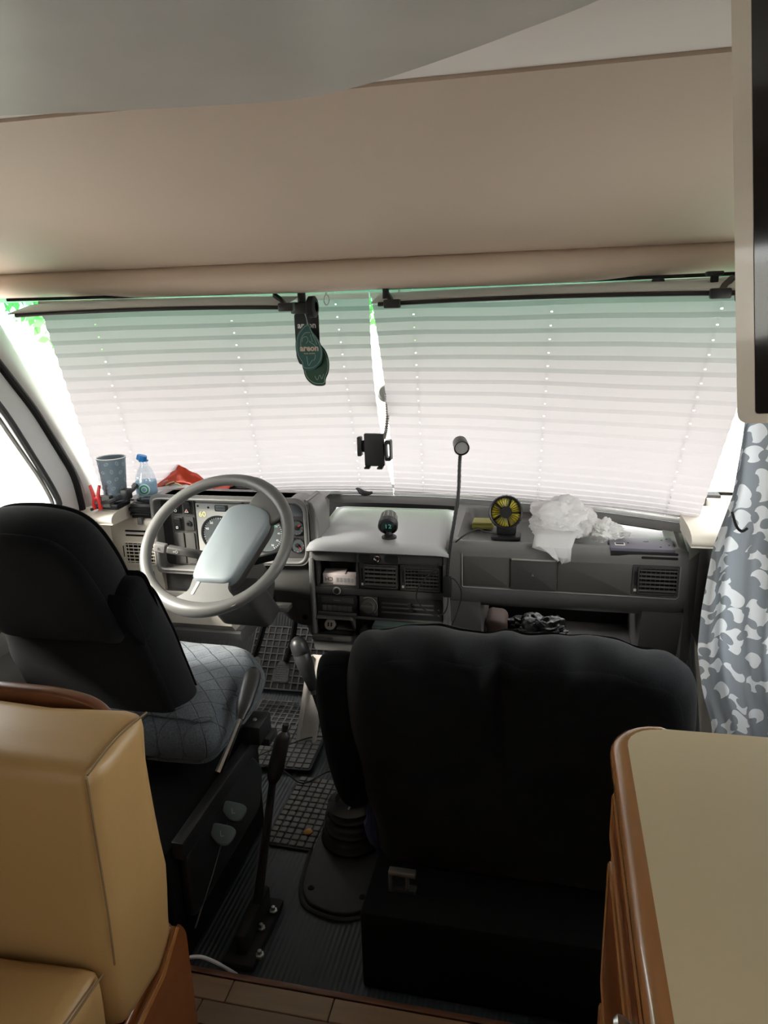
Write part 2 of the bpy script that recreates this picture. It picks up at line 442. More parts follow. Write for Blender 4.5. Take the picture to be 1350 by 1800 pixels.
# overcab panel leaning back over the cab, and the padded roll above the windscreen
ov = MB().extrude([(2.005, 1.573), (1.25, 1.781), (1.25, 1.80), (2.06, 1.60)], -1.70, .72)
struct('wall_overcab', ov, 'beige_panel')
prof = [(v.x, v.y) for v in spline([(2.012, 1.580), (1.986, 1.566), (1.975, 1.540), (1.985, 1.512), (2.02, 1.497), (2.08, 1.500), (2.10, 1.53), (2.10, 1.60)], 5)]
rl = MB(); n0 = 60
rows = []
for k in range(n0+1):
    x = -1.70 + 2.42*k/n0
    rows.append([(x, yy + .004*noise.noise(Vector((x*3, zz*9, 0))), zz + .004*noise.noise(Vector((x*2.3, 5, zz*4)))) for yy, zz in prof])
rl.grid(rows); struct('trim_roll', rl, 'padding', sharp=60)
struct('roof_cab', B(-1.75, .77, 2.10, 2.75, 1.572, 1.66, bev=.02).box(-1.75, .77, 1.3, 2.75, 1.94, 1.98).box(-1.75, .77, 2.72, 2.75, 1.5, 1.98), 'door_paint')
# side walls
def side_wall(sgn):
    mb = MB()
    # living part with an unseen window, placed and sized for fill light
    a, b, c, d = (-2.40, -1.4, 1.02, 1.42) if sgn < 0 else (-.80, .10, 1.08, 1.42)
    for q in ((-2.6, a, 0, 1.93), (b, 1.0, 0, 1.93), (a, b, 0, c), (a, b, d, 1.93)):
        mb.box(-1.66, -1.62, *q)
    mb.box(-1.70, -1.66, .90, 2.75, 1.50, 1.98); mb.box(-1.70, -1.51, .94, .985, 0, 1.95); mb.box(-1.70, -1.52, .98, 1.62, 1.495, 1.53)
    mb.box(-1.66, -1.555, .9, 2.65, -.1, .80); mb.box(-1.66, -1.51, 2.07, 2.65, -.1, .79)
    fr = MB(); Mf = frame((-1.625, 0, 0), (0, 1, 0), (0, 0, 1)); cy, cz = (a+b)/2, (c+d)/2
    sh = lambda o: [(x+cy, yy+cz) for x, yy in o]
    fr.ring(sh(rrect(b-a+.06, d-c+.06, .05)), sh(rrect(b-a-.02, d-c-.02, .03)), -.01, .02, Mf)
    gl = MB().box(-1.645, -1.641, a, b, c, d)
    return mb, fr, gl
for sgn, nm, wn_ in ((-1, 'wall_left', 'window_fill_4'), (1, 'wall_right', 'window_fill_5')):
    a, fr, gl = side_wall(sgn)
    if sgn > 0: mirror(a); mirror(fr); mirror(gl)
    struct(nm, a, 'wall_cream')
    w = struct(wn_, fr, 'white_plastic'); obj('pane', gl, 'side_glass', w)
struct('wall_back', B(-1.70, .72, -2.64, -2.6, 0, 1.97), 'wall_cream')
struct('wall_front', B(-1.70, .72, 2.60, 2.65, -.1, .80), 'black_matt')
# A-pillars: between the windscreen's edge and the door seal
DP = [(1.60, 1.53), (1.68, 1.47), (1.80, 1.327), (1.91, 1.185), (2.05, .955), (2.075, .86), (2.078, .74)]
DS = [Vector((-1.5, a, b)) for a, b in DP]
def pillar():
    D = spline(DS, 5); n = len(D)-1; rows = []
    for i, d in enumerate(D):
        t = i/n; e = Vector((-1.575+.06*t, 1.86+.36*t, 1.53-.72*t)); mid = (d+e)/2 + Vector((.022, -.012, 0))
        q1 = (d*.75+mid*.5-e*.25*0)/1.25
        rows.append([d+Vector((-.06, .02, 0)), d, d*.7+mid*.3+Vector((.008, -.004, 0)), mid, mid*.35+e*.65+Vector((.004, 0, 0)), e, e+Vector((-.05, .03, 0))])
    return MB().grid(rows)
struct('trim_pillar_left', pillar(), 'pillar_grey', sharp=60)
struct('trim_pillar_right', mirror(pillar()), 'pillar_grey', sharp=60)
# doors with their windows
def door(nm, wnm, mir):
    m_ = mirror if mir else (lambda q: q)
    Md = frame((-1.5, 0, 0), (0, 1, 0), (0, 0, 1))
    outer = [(2.068, .80), (2.045, .955), (1.905, 1.185), (1.795, 1.322), (1.66, 1.49), (1.10, 1.49), (1.02, 1.40), (.985, .80)]
    inner = [(1.972, .86), (1.935, .945), (1.792, 1.19), (1.712, 1.293), (1.62, 1.405), (1.16, 1.405), (1.10, 1.34), (1.08, .86)]
    d = struct(nm, m_(MB().ring(rounded(outer, .05), rounded(inner, .05), -.05, .0, Md)), 'door_paint')
    path = [Vector((-1.497, a, b)) for a, b in rounded(outer, .05)]
    obj('door_seal', m_(MB().tube(path, .012, 8, closed=True)), 'black_matt', d)
    path = [Vector((-1.503, a, b)) for a, b in rounded(inner, .05)]
    obj('window_seal', m_(MB().tube(path, .010, 8, closed=True)), 'rubber', d)
    path = [Vector((-1.512, a-.020 if a > 1.4 else a+.014, b-.008 if b > 1 else b+.006)) for a, b in rounded(inner, .05)]
    obj('glass_channel', m_(MB().tube(path, .007, 6, closed=True)), 'rubber_grey', d)
    obj('door_panel', m_(B(-1.56, -1.485, .985, 2.065, .06, .815, bev=.015)), 'dash', d)
    obj('arm_ledge', m_(B(-1.462, -1.43, 1.15, 1.75, .56, .62, bev=.015)), 'dash', d)
    w = struct(wnm, m_(MB().rprism(inner, -.035, -.031, 0, Md)), 'side_glass')
door('door_1', 'window_2', False); door('door_2', 'window_3', True)
# windscreen
gx = lambda k: -1.60+2.22*k/30
gt0 = lambda x: -.09*max(0, 1-1.5*(x-XC)**2)-.008
rows = [[ws(gx(k), gt0(gx(k))+(1.02-gt0(gx(k)))*s/12, -.055) for k in range(31)] for s in range(13)]
struct('window_1', MB().grid(rows), 'windscreen_glass', sharp=60)

# ground and greenery outside
g = struct('ground_outside', B(-60, 60, -40, 80, -.80, -.75), 'asphalt')
def tree(x, y, h, r, seed, label):
    t = thing('tree', label, 'tree', (x, y, -.75), 'trees outside the windscreen')
    obj('trunk', MB().tube([(x, y, -.75), (x+.1, y, h*.3), (x, y+.1, h*.6)], [.22, .17, .1], 8), 'bark', t)
    rn = random.Random(seed); mb = MB()
    for k in range(5200):
        a = rn.random()*2*PI; u = rn.uniform(-1, 1); q = (rn.random())**.35
        c = Vector((x+r*q*math.cos(a)*math.sqrt(1-u*u), y+r*q*math.sin(a)*math.sqrt(1-u*u), h-.75 - r*.4 + r*.95*q*u))
        d1 = Vector((rn.gauss(0, 1), rn.gauss(0, 1), rn.gauss(0, 1))).normalized()*.15; d2 = d1.cross(Vector((rn.gauss(0, 1), rn.gauss(0, 1), rn.gauss(0, 1)))).normalized()*.08
        mb.add([c-d1, c+d2, c+d1, c-d2], [(0, 1, 2, 3)])
    o = obj('foliage', mb, 'foliage', t, fix=False); o['kind'] = 'stuff'
for i, (x, y, h, r, lb) in enumerate(((-9, 15, 5.2, 3.0, 'leafy green tree seen past the left pillar'), (-2.5, 17, 5.6, 3.2, 'leafy green tree above the middle of the blinds'), (5, 16, 5.4, 3.1, 'leafy green tree beyond the right-hand blind'))):
    tree(x, y, h, r, 11+i, lb)

# ================================================================== PLEATED BLINDS
def blind(nm, label, xl, xr, cords, seed):
    t = thing(nm, label, 'blind', (ws((xl(0)+xr(0))/2, 1)))
    # fold lines: wide pleats above, squeezed together near the bottom
    s = 0.025; S = [s]
    for k in range(21):
        p = .0445 if k < 13 else .0445 - .0045*(k-12)
        S.append(S[-1]+p)
    sc = .985/S[-1]; S = [q*sc for q in S]
    mb = MB(); rn = random.Random(seed)
    segs = 26
    us = []
    for k in range(segs): us.append((k/segs, (k+1)/segs))
    def pt(u, s_, off):
        a, b = xl(s_), xr(s_); x = a+(b-a)*u
        w_ = .006*math.sin(u*5+s_*4+seed)*s_ + .004*noise.noise(Vector((u*4, s_*6, seed)))
        return ws(x, s_+w_, off)
    for i in range(len(S)-1):
        s0, s2 = S[i], S[i+1]; s1 = s0*.36+s2*.64
        for (sa, sb, oa, ob, hole) in ((s0, s1, .008, .0148, True), (s1, s2, .0148, .008, False)):
            cu_ = []
            for c in cords:
                a, b = xl((sa+sb)/2), xr((sa+sb)/2); cu_.append((c((sa+sb)/2)-a)/(b-a))
            cuts = sorted(set([k/segs for k in range(segs+1)] + ([q+d for q in cu_ for d in (-.0026, .0026)] if hole else [])))
            for u0, u1 in zip(cuts, cuts[1:]):
                um = (u0+u1)/2
                inh = hole and any(abs(um-q) < .0025 for q in cu_)
                vv = [(0, .64), (.78, 1)] if inh else [(0, 1)]
                for v0, v1 in vv:
                    sA, sB = sa+(sb-sa)*v0, sa+(sb-sa)*v1; oA, oB = oa+(ob-oa)*v0, oa+(ob-oa)*v1
                    mb.add([pt(u0, sA, oA), pt(u1, sA, oA), pt(u1, sB, oB), pt(u0, sB, oB)], [(0, 1, 2, 3)])
    obj('pleated_cloth', mb, 'blind_cloth', t, sharp=10, fix=False)
    a, b = xl(0), xr(0)
    obj('top_rail', MB().tube([ws(a+(b-a)*k/20, .022, .012) for k in range(21)], .010, 6), 'white_plastic', t)
    a, b = xl(1), xr(1)
    obj('bottom_rail', MB().tube([ws(a+(b-a)*k/20, .992, .012) for k in range(21)], .007, 6), 'white_plastic', t)
    for c in cords:
        obj('cord', MB().tube([ws(c(q/8), q/8, .006) for q in range(9)], .0007, 4), 'white_plastic', t)
blind('pleated_blind', 'white pleated blind behind the steering wheel', lambda s: -1.462-.035*s, lambda s: -.530-.020*math.sin(PI*min(1, s*1.02)), [lambda s: -1.335-.05*s, lambda s: -.955-.035*s, lambda s: -.635-.01*s], 3)
blind('pleated_blind', 'white pleated blind on the passenger side, behind the small fan', lambda s: -.526+.010*math.sin(PI*s), lambda s: .505-.075*s, [lambda s: -.40-.02*s, lambda s: 0.0-.03*s, lambda s: .405-.06*s], 9)

# ================================================================== DASHBOARD
dash = thing('dashboard', 'taupe grey plastic dashboard running under the blinds', 'dashboard', (-.53, 2.3, .35))
def sst(a, b, x):
    t = max(0, min(1, (x-a)/(b-a))); return t*t*(3-2*t)
def tray_depth(x, y):
    """rounded tray sunk into the top of the passenger half"""
    fx = sst(-.262, -.235, x)*(1-sst(.345, .368, x)); fy = sst(2.098, 2.118, y)*(1-sst(2.355-.25*max(0, x-.1)**1.5, 2.395-.25*max(0, x-.1)**1.5, y))
    return .038*fx*fy
# passenger half: top with the tray, rolled front edge, front face
mb = MB(); rows = []
nx = 72
for i in range(nx+1):
    x = -.29 + (.395+.29)*i/nx
    yr = 2.50 - .28*(x-XC)**2; row = []
    edge = .030*(sst(.36, .395, x))**2
    ny = 46
    for k in range(ny+1):
        y = yr + (2.095-yr)*k/ny; z = .800 - .030*(yr-y)/(yr-2.095)
        row.append((x, y, z - tray_depth(x, y) - edge*.6))
    for (y, z) in ((2.086, .768), (2.078, .762), (2.073, .752), (2.072, .738), (2.073, .62), (2.080, .60), (2.098, .572), (2.12, .553), (2.16, .542), (2.30, .54)):
        row.append((x, y+edge*.5, z - edge*.3*(z > .7)))
    rows.append(row)
mb.grid(rows); obj('passenger_top', mb, 'dash', dash, sharp=50)
pier = [(2.10, .57), (2.16, .555), (2.45, .555), (2.45, .36), (2.19, .36), (2.15, .42)]
obj('end_support', MB().extrude(pier, .282, .395), 'dash', dash)
obj('end_support', MB().extrude(pier, -.29, -.19), 'dash', dash)
obj('end_cheek', MB().add([(.395, 2.10, .73), (.395, 2.10, .42), (.395, 2.40, .42), (.395, 2.38, .77), (.43, 2.13, .75), (.43, 2.15, .40), (.43, 2.4, .40), (.43, 2.38, .79)], [(0,1,2,3),(4,5,6,7),(0,1,5,4),(1,2,6,5),(2,3,7,6),(3,0,4,7)]), 'dash', dash)
obj('shelf_floor', B(-.19, .282, 2.16, 2.45, .36, .375, bev=.004), 'console_dark', dash)
obj('shelf_back', B(-.19, .282, 2.44, 2.455, .375, .545), 'hole_shade', dash)
# the recessed strip of panels along the passenger front
Yf = 2.072
def front_panel(name, x0, x1, z0, z1, mt, proud=.003, r=.004, e=.0015, parent=None, Y=None):
    return obj(name, MB().rprism(rrect(x1-x0, z1-z0, r), -.004, proud, e, FRONT((x0+x1)/2, Yf if Y is None else Y, (z0+z1)/2), seg=2), mt, parent or dash)
front_panel('panel', -.238, -.101, .634, .727, 'panel_charcoal', .002)
front_panel('panel', .036, .242, .631, .724, 'panel_charcoal', .002)
o = front_panel('ashtray_cover', -.098, .033, .631, .727, 'console_dark', .007)
obj('cover_rim', B(-.096, .031, Yf-.010, Yf-.002, .7235, .7275, bev=.001), 'panel_grey', o)
text('print', 'A', .010, FRONT(-.034, Yf-.0075, .678), 'panel_grey', o)
obj('panel_edge_highlight', MB().tube([(-.242, Yf-.002, .735), (-.242, Yf-.002, .633), (-.238, Yf-.002, .629), (.366, Yf-.002, .625), (.372, Yf-.002, .632), (.372, Yf-.002, .722)], .0016, 6), 'panel_grey', dash)  # pale line painted as the highlight along the panel frame
SLAT = {}
def vent(parent, x0, x1, z0, z1, Y, nm='air_vent', n=6, nv=8, mt='console_dark', slat_mt='panel_charcoal', ctl=True, tilt=25, bright=None):
    """air vent: frame, dark throat, single slats, thumbwheel and tick mark"""
    gx0 = x0 + (.018 if ctl else .004); w = x1-gx0-.006; h = z1-z0-.016; cx, cz = (gx0+x1-.006)/2, (z0+z1)/2
    fr = MB().ring(rrect(w+.008, h+.008, .006), rrect(w, h, .004), -.002, .010, FRONT(cx, Y, cz))
    v = obj(nm, fr, mt, parent)
    obj('surround', MB().ring(rrect(x1-x0, z1-z0, .004), [(px*(w+.008)/(x1-x0)+(cx-(x0+x1)/2), py*(h+.008)/(z1-z0)) for px, py in rrect(x1-x0, z1-z0, .004)], -.004, .002, FRONT((x0+x1)/2, Y, cz)), mt, v)
    obj('throat', B(cx-w/2-.002, cx+w/2+.002, Y-.0018, Y+.001, cz-h/2-.002, cz+h/2+.002), 'hole_shade', v)  # flat black plate, the vent's inner shade as colour
    key = (round(w, 4), tilt)
    if key not in SLAT: SLAT[key] = MB().box(-w/2, w/2, -.004, .004, -.0013, .0013, bev=.0008, seg=1, M=Matrix.Rotation(R(tilt), 4, 'X')).mesh('slat')
    alike('slat', SLAT[key], slat_mt, v, [(cx, Y-.0062, cz-h/2+h*(k+.5)/n) for k in range(n)])
    k2 = ('v', round(h, 4))
    if k2 not in SLAT: SLAT[k2] = MB().box(-.0009, .0009, -.001, .001, -h/2, h/2).mesh('vane')
    alike('vane', SLAT[k2], slat_mt, v, [(cx-w/2+w*(k+.5)/nv, Y-.0028, cz) for k in range(nv)])
    if ctl:
        obj('thumbwheel', MB().rprism(rrect(.006, h*.55, .002), 0, .005, .001, FRONT(x0+.009, Y, cz+.004)), 'black_plastic', v)
        obj('tick_mark', MB().rprism(rrect(.008, .008, .001), 0, .0025, .0004, FRONT(x0+.009, Y, z0+.012)), bright or 'print_white', v)
    return v
vent(dash, .245, .370, .635, .724, Yf, tilt=15)
def slot(x0, x1, y, z, M=None, h=.006, parent=None):
    return obj('slot', MB().rprism(rrect(x1-x0, h, h*.45), -.002, .0012, 0, M or FRONT((x0+x1)/2, y, z)), 'hole_shade', parent or dash)  # black plate on the surface, standing in for a shaded slot
for z in (.757, .745): obj('slot', MB().rprism(rrect(.098, .0075, .003), 0, .0015, 0, frame((.315, 2.0745 if z > .75 else 2.0735, z), (1, 0, 0), (0, .3 if z > .75 else .05, 1))), 'hole_shade', dash)
# demister strip along the foot of the windscreen
mb = MB(); rows = []
for i in range(61):
    x = -1.5 + 2.02*i/60; yr = 2.515 - .28*(x-XC)**2
    rows.append([(x, yr+.03, .812), (x, yr-.012, .818), (x, yr-.02, .812), (x, yr-.055, .808), (x, yr-.075, .802), (x, yr-.085, .785)])
obj('demister_strip', mb.grid(rows), 'dash', dash, sharp=50)
for a, b in ((-.70, -.645), (-.635, -.52), (-.49, -.36), (-.34, -.25), (-.02, .09), (.10, .175), (.195, .225), (.245, .275)):
    x = (a+b)/2; yr = 2.515 - .28*(x-XC)**2-.04; sl = -.56*(x-XC)
    obj('slot', MB().rprism(rrect(b-a, .007, .003), -.002, .0016, 0, frame((x, yr, .8092), (1, sl, 0), (0, 1, .10))), 'hole_shade', dash)
# driver's half: top shelf behind the cluster, outer end with its vent, lower panels
mb = MB(); rows = []
for i in range(41):
    x = -1.40 + .68*i/40; yr = 2.50 - .28*(x-XC)**2
    rows.append([(x, yr, .812)] + [(x, yr+(2.17-yr)*k/6, .815+.03*sst(0, .5, k/6)) for k in range(1, 7)] + [(x, 2.165, .80), (x, 2.165, .60)])
obj('driver_top', mb.grid(rows), 'dash', dash, sharp=50)
def end_block():
    P = [(2.30, .80), (2.16, .812), (2.118, .795), (2.105, .765), (2.108, .62), (2.12, .56), (2.13, .50), (2.30, .48)]
    return MB().extrude([(v.x, v.y) for v in spline(P, 4)], -1.435, -1.262)
obj('outer_end', end_block(), 'dash_lit_beige', dash, sharp=40)
YL = 2.1055
vent(dash, -1.398, -1.268, .632, .720, YL, n=6, nv=6, mt='dash_lit_beige', slat_mt='dash_lit_beige', tilt=-10)
for z in (.752, .737): obj('slot', MB().rprism(rrect(.105, .0065, .003), -.002, .002, 0, FRONT(-1.325, 2.106, z)), 'hole_shade', dash)
obj('lock_plate', MB().rprism(rrect(.07, .045, .004), 0, .003, .001, FRONT(-1.325, 2.112, .592)), 'dash', dash)
obj('lock_barrel', MB().lathe([(.013, 0), (.013, .006), (.009, .007), (.009, .002), (0, .002)], FRONT(-1.318, 2.110, .592)), 'panel_grey', dash)
# beige padded caps at both ends, against the doors
def cap():
    mb = MB().extrude([(v.x, v.y) for v in spline([(2.32, .835), (2.12, .838), (2.045, .832), (2.018, .818), (2.022, .800), (2.05, .795), (2.32, .79)], 4)], -1.50, -1.365)
    return mb
obj('end_cap', cap(), 'dash_lit_beige', dash, sharp=40)
obj('end_cap', mirror(cap()), 'dash_lit_beige', dash, sharp=40)
side = lambda: MB().extrude([(2.05, .80), (2.03, .74), (2.035, .60), (2.06, .45), (2.3, .45), (2.3, .80)], -1.505, -1.43)
obj('end_side', side(), 'dash_lit_beige', dash); obj('end_side', mirror(side()), 'dash', dash)
# lower panels under the cluster
lowp = [(2.12, .60), (2.105, .578), (2.10, .545), (2.112, .515), (2.105, .48), (2.12, .40), (2.30, .38), (2.30, .60)]
obj('lower_panel', MB().extrude([(2.105, .535), (2.095, .52), (2.10, .43), (2.13, .40), (2.30, .40), (2.3, .54)], -1.43, -1.02), 'dash_lit_beige', dash)
obj('lower_lip', MB().extrude([(2.13, .405), (2.118, .395), (2.125, .365), (2.2, .35), (2.3, .36), (2.3, .405)], -1.43, -1.00), 'dash', dash)
mb = B(-1.262, -1.02, 2.135, 2.15, .535, .605); mb.box(-1.262, -1.02, 2.08, 2.15, .530, .540, bev=.003)
obj('open_pocket', mb, 'dash', dash)
obj('pocket_lip', B(-1.262, -1.02, 2.078, 2.092, .530, .553, bev=.004), 'dash_lit_beige', dash)
obj('knee_panel', MB().rprism(rounded([(-.06, .11), (.075, .11), (.075, -.10), (.03, -.10), (-.035, -.06)], .015), -.02, .01, .006, FRONT(-.815, 2.13, .55)), 'console_dark', dash)
k = obj('fuse_cover', MB().rprism(rounded([(-.020, .036), (.022, .036), (.026, -.036), (-.008, -.036)], .005), 0, .006, .002, FRONT(-.772, 2.12, .50)), 'panel_charcoal', dash)
obj('finger_hole', MB().rprism(circ(.009), 0, .0075, 0, FRONT(-.764, 2.12, .475)), 'hole_shade', k)

# ================================================================== INSTRUMENT CLUSTER
cl = thing('instrument_cluster', 'grey instrument binnacle with switches and round dials behind the steering wheel', 'instrument panel', (-.995, 2.16, .60))
outer = rounded([(-1.268, .872), (-1.268, .612), (-1.03, .612), (-.94, .655), (-.745, .662), (-.727, .69), (-.727, .86), (-.75, .884), (-1.25, .884)], .02, 5)
inner = [(x*.962-.995*.038, z*.90+.753*.10) for x, z in outer]
outer, inner = [(a, b) for a, b in outer], [(a, b) for a, b in inner]
MC = frame((0, 2.10, 0), (1, 0, 0), (0, 0, 1))
hood = MB().ring(outer, inner, -.07, .006, MC)
obj('bezel', hood, 'dash', cl, sharp=40)
obj('bezel_rim', MB().tube([(x, 2.094, z) for x, z in inner], .005, 8, closed=True), 'dash', cl)
rows = []
for i in range(31):
    x = -1.268 + .541*i/30; e = min(1, min(i, 30-i)/3); zt = .884 - .018*(1-e)**2
    rows.append([(x, 2.094, zt-.002), (x, 2.10, zt), (x, 2.16, zt), (x, 2.22, zt-.008), (x, 2.28, zt-.03), (x, 2.33, zt-.065)])
obj('hood', MB().grid(rows), 'dash', cl, sharp=50)
obj('hood_side', MB().add([(-.727, 2.10, .876), (-.727, 2.10, .66), (-.727, 2.30, .66), (-.727, 2.33, .82), (-.727, 2.22, .873), (-.735, 2.10, .876), (-.735, 2.10, .66), (-.735, 2.30, .66), (-.735, 2.33, .82), (-.735, 2.22, .873)],
    [(0,1,2,3,4), (9,8,7,6,5), (0,1,6,5), (1,2,7,6), (2,3,8,7), (3,4,9,8), (4,0,5,9)]), 'dash', cl)
obj('hood_shoulder', MB().rprism([(-.740, .60), (-.698, .60), (-.698, .80), (-.706, .845), (-.718, .866), (-.740, .876)], -.13, -.008, .004, MC), 'dash', cl, sharp=40)
YP = 2.145
obj('back_panel', MB().rprism(inner, -.01, .0, 0, frame((0, YP, 0), (1, 0, 0), (0, 0, 1))), 'console_dark', cl)
def cp(name, x0, x1, z0, z1, mt, d0=0, d1=.004, r=.004, e=.001, parent=None):
    return obj(name, MB().rprism(rrect(x1-x0, z1-z0, r), -.002, d1, e, FRONT((x0+x1)/2, YP-d0, (z0+z1)/2), seg=2), mt, parent or cl)
cp('switch_panel', -1.222, -1.136, .628, .862, 'panel_charcoal', 0, .004)
def icon(parent, kind, x, z, Y, s=.007):
    if kind == 'tri':
        mb = MB(); o_ = [(0, s), (-s, -s*.7), (s, -s*.7)]; o_ = [o_[0], o_[1], o_[2]]
        mb.ring(o_, [(a*.62, b*.62) for a, b in o_], 0, .0006, FRONT(x, Y, z)); obj('symbol', mb, 'print_white', parent)
        return obj('symbol', MB().rprism([(a*.5, b*.5) for a, b in o_], 0, .0005, 0, FRONT(x, Y, z)), 'red_plastic', parent)
    if kind == 'ring': return obj('symbol', MB().ring(circ(s*.7, 14), circ(s*.42, 14), 0, .0006, FRONT(x, Y, z)), 'print_white', parent)
    return obj('symbol', MB().ring(rrect(s, s*1.2, .001), rrect(s*.6, s*.7, .0007), 0, .0006, FRONT(x, Y, z)), 'print_white', parent)
for (x0, x1, z0, z1, kd) in ((-1.213, -1.181, .808, .856, 'ring'), (-1.174, -1.141, .808, .856, 'tri'), (-1.214, -1.181, .750, .798, 'box')):
    sw = cp('rocker_switch', x0, x1, z0, z1, 'panel_charcoal', .004, .003)
    mbk = MB().rprism(rrect(x1-x0-.008, z1-z0-.006, .003), 0, .008, .002, frame(((x0+x1)/2, YP-.006, (z0+z1)/2), (1, 0, 0), (0, -.12, 1)))
    obj('rocker', mbk, 'black_plastic', sw); icon(sw, kd, (x0+x1)/2, (z0+z1)/2-.011, YP-.0175)
sw = cp('dimmer_switch', -1.174, -1.141, .750, .798, 'panel_charcoal', .004, .004)
obj('dial', MB().lathe([(.009, 0), (.009, .005), (.004, .006), (.004, .003), (0, .003)], FRONT(-1.157, YP-.007, .776), 18), 'black_plastic', sw)
for x0 in (-1.216, -1.177): cp('blank_plate', x0, x0+.034, .634, .742, 'panel_charcoal', .004, .004)
# left dial panel
gp = cp('dial_panel', -1.130, -.962, .634, .846, 'panel_grey', 0, .005)
cp('trim_strip', -1.130, -.968, .848, .862, 'panel_grey', 0, .003)
def dial(x, z, r, nums, a0, a1, parent, needle=None, nsz=.011, face='dial_face'):
    d = obj('dial', MB().lathe([(r*1.06, 0), (r*1.06, .004), (r, .005), (r, .002), (0, .002)], FRONT(x, YP-.004, z), 36), face, parent)
    obj('dial_rim', MB().ring(circ(r*1.08, 36), circ(r, 36), .004, .0065, FRONT(x, YP-.004, z)), 'black_plastic', d)
    n = len(nums)
    for i, t in enumerate(nums):
        a = R(a0+(a1-a0)*i/max(1, n-1))
        if t: text('numeral', t, nsz, FRONT(x+r*.76*math.cos(a), YP-.0068, z+r*.76*math.sin(a)), 'print_white', d, .0002)
    tk = MB()
    for i in range(4*(n-1)+1):
        a = R(a0+(a1-a0)*i/(4*(n-1))); q0 = .90 if i % 4 else .86
        tk.box(r*q0, r*.96, -.0006, .0006, 0, .0006, M=FRONT(x, YP-.0064, z) @ Matrix.Rotation(a, 4, 'Z'))
    obj('scale_ticks', tk, 'print_white', d)
    if needle is not None:
        obj('needle', MB().box(-.004, r*.75, -.0012, .0012, 0, .001, M=FRONT(x, YP-.0085, z) @ Matrix.Rotation(R(needle), 4, 'Z')), 'red_plastic', d)
        obj('needle_hub', MB().lathe([(.007, 0), (.007, .003), (0, .004)], FRONT(x, YP-.0075, z), 14), 'black_plastic', d)
    return d
dial(-1.052, .742, .060, ['20', '', '40', '60', '', '80', '100', '', '120'], 225, -45, gp, 222)
text('sticker_number', '60', .026, FRONT(-1.108, YP-.0056, .808), 'print_yellow', gp, .0003, .0006)
cp('display', -1.062, -1.015, .820, .842, 'black_plastic', .005, .002, parent=gp); cp('lcd', -1.058, -1.024, .823, .839, 'lcd', .0072, .001, parent=gp)
for x, z in ((-1.122, .836), (-1.085, .832)): obj('screw', MB().lathe([(.004, 0), (.003, .002), (0, .002)], FRONT(x, YP-.005, z), 10), 'black_plastic', gp)
rp = cp('right_dial_panel', -.958, -.752, .672, .862, 'console_dark', 0, .005)
d2 = dial(-.892, .752, .062, ['', '5', '10', '15', '20', '25', '30', '35', '40', '45', '50'], 240, -60, rp, 235, .009)
arc = [(.046*math.cos(R(a)), .046*math.sin(R(a))) for a in range(30, 101, 10)] + [(.030*math.cos(R(a)), .030*math.sin(R(a))) for a in range(100, 29, -10)]
obj('green_zone', MB().rprism(arc, 0, .0008, 0, FRONT(-.892, YP-.0066, .752)), 'dial_green', d2)
dial(-.784, .775, .024, ['', '', ''], 120, -120, rp, 30, .008); dial(-.784, .715, .024, ['', '', ''], 120, -120, rp, -40, .008)
cp('display', -.802, -.760, .812, .850, 'lcd', .005, .002, parent=rp)
for q in ((-.832, .800), (-.756, .83), (-.90, .848)): obj('knob', MB().lathe([(.005, 0), (.005, .006), (0, .007)], FRONT(q[0], YP-.005, q[1]), 10), 'black_plastic', rp)

# ================================================================== CENTRE CONSOLE
co = thing('centre_console', 'dark grey centre console with lid, vents, radio and heater controls', 'console', (-.505, 2.25, .38))
obj('body', B(-.722, -.712, 2.075, 2.45, .39, .73, bev=.003).box(-.300, -.283, 2.075, 2.45, .39, .72, bev=.003).box(-.722, -.283, 2.30, 2.45, .39, .73).box(-.722, -.283, 2.10, 2.31, .694, .728), 'dash', co)
ly = lambda t: 2.052 + .41*t
rows = []
for i in range(25):
    x = -.724 + .444*i/24; e = min(i, 24-i); dz = -.012 if e == 0 else -.003 if e == 1 else 0
    rows.append([(x, 2.075, .725), (x, 2.056, .726+dz*.3), (x, 2.049, .731+dz*.3), (x, 2.050, .741+dz*.6), (x, 2.062, .750+dz)] + [(x-.02*t, ly(t), .752+.012*t+dz) for t in (.1, .3, .6, .9, .97)] + [(x-.02, 2.465, .755), (x-.02, 2.47, .73)])
mb = MB().grid(rows); obj('lid', mb, 'lid_sheen_grey', co, sharp=50)
for r_ in (rows[0], rows[-1]): obj('lid_side', MB().add(r_, [tuple(range(12))]), 'lid_sheen_grey', co)
YC = 2.078
def cf(name, x0, x1, z0, z1, mt, d=.003, r=.003, e=.001, parent=None, y=YC):
    return obj(name, MB().rprism(rrect(x1-x0, z1-z0, r), -.004, d, e, FRONT((x0+x1)/2, y, (z0+z1)/2), seg=2), mt, parent or co)
cf('top_rail', -.712, -.302, .690, .726, 'console_dark', .006)
lk = cf('latch_bar', -.566, -.430, .693, .724, 'console_dark', .006, .008, y=2.070)
for x0, x1 in ((-.560, -.522), (-.478, -.436)): obj('finger_grip', MB().rprism(rrect(x1-x0, .024, .006), 0, .0072, 0, FRONT((x0+x1)/2, 2.070, .7085)), 'hole_shade', lk)
obj('key_lock', MB().lathe([(.011, 0), (.011, .006), (.008, .007), (.006, .003), (.003, .003), (0, .003)], FRONT(-.500, 2.064, .7085), 20), 'chrome', lk)
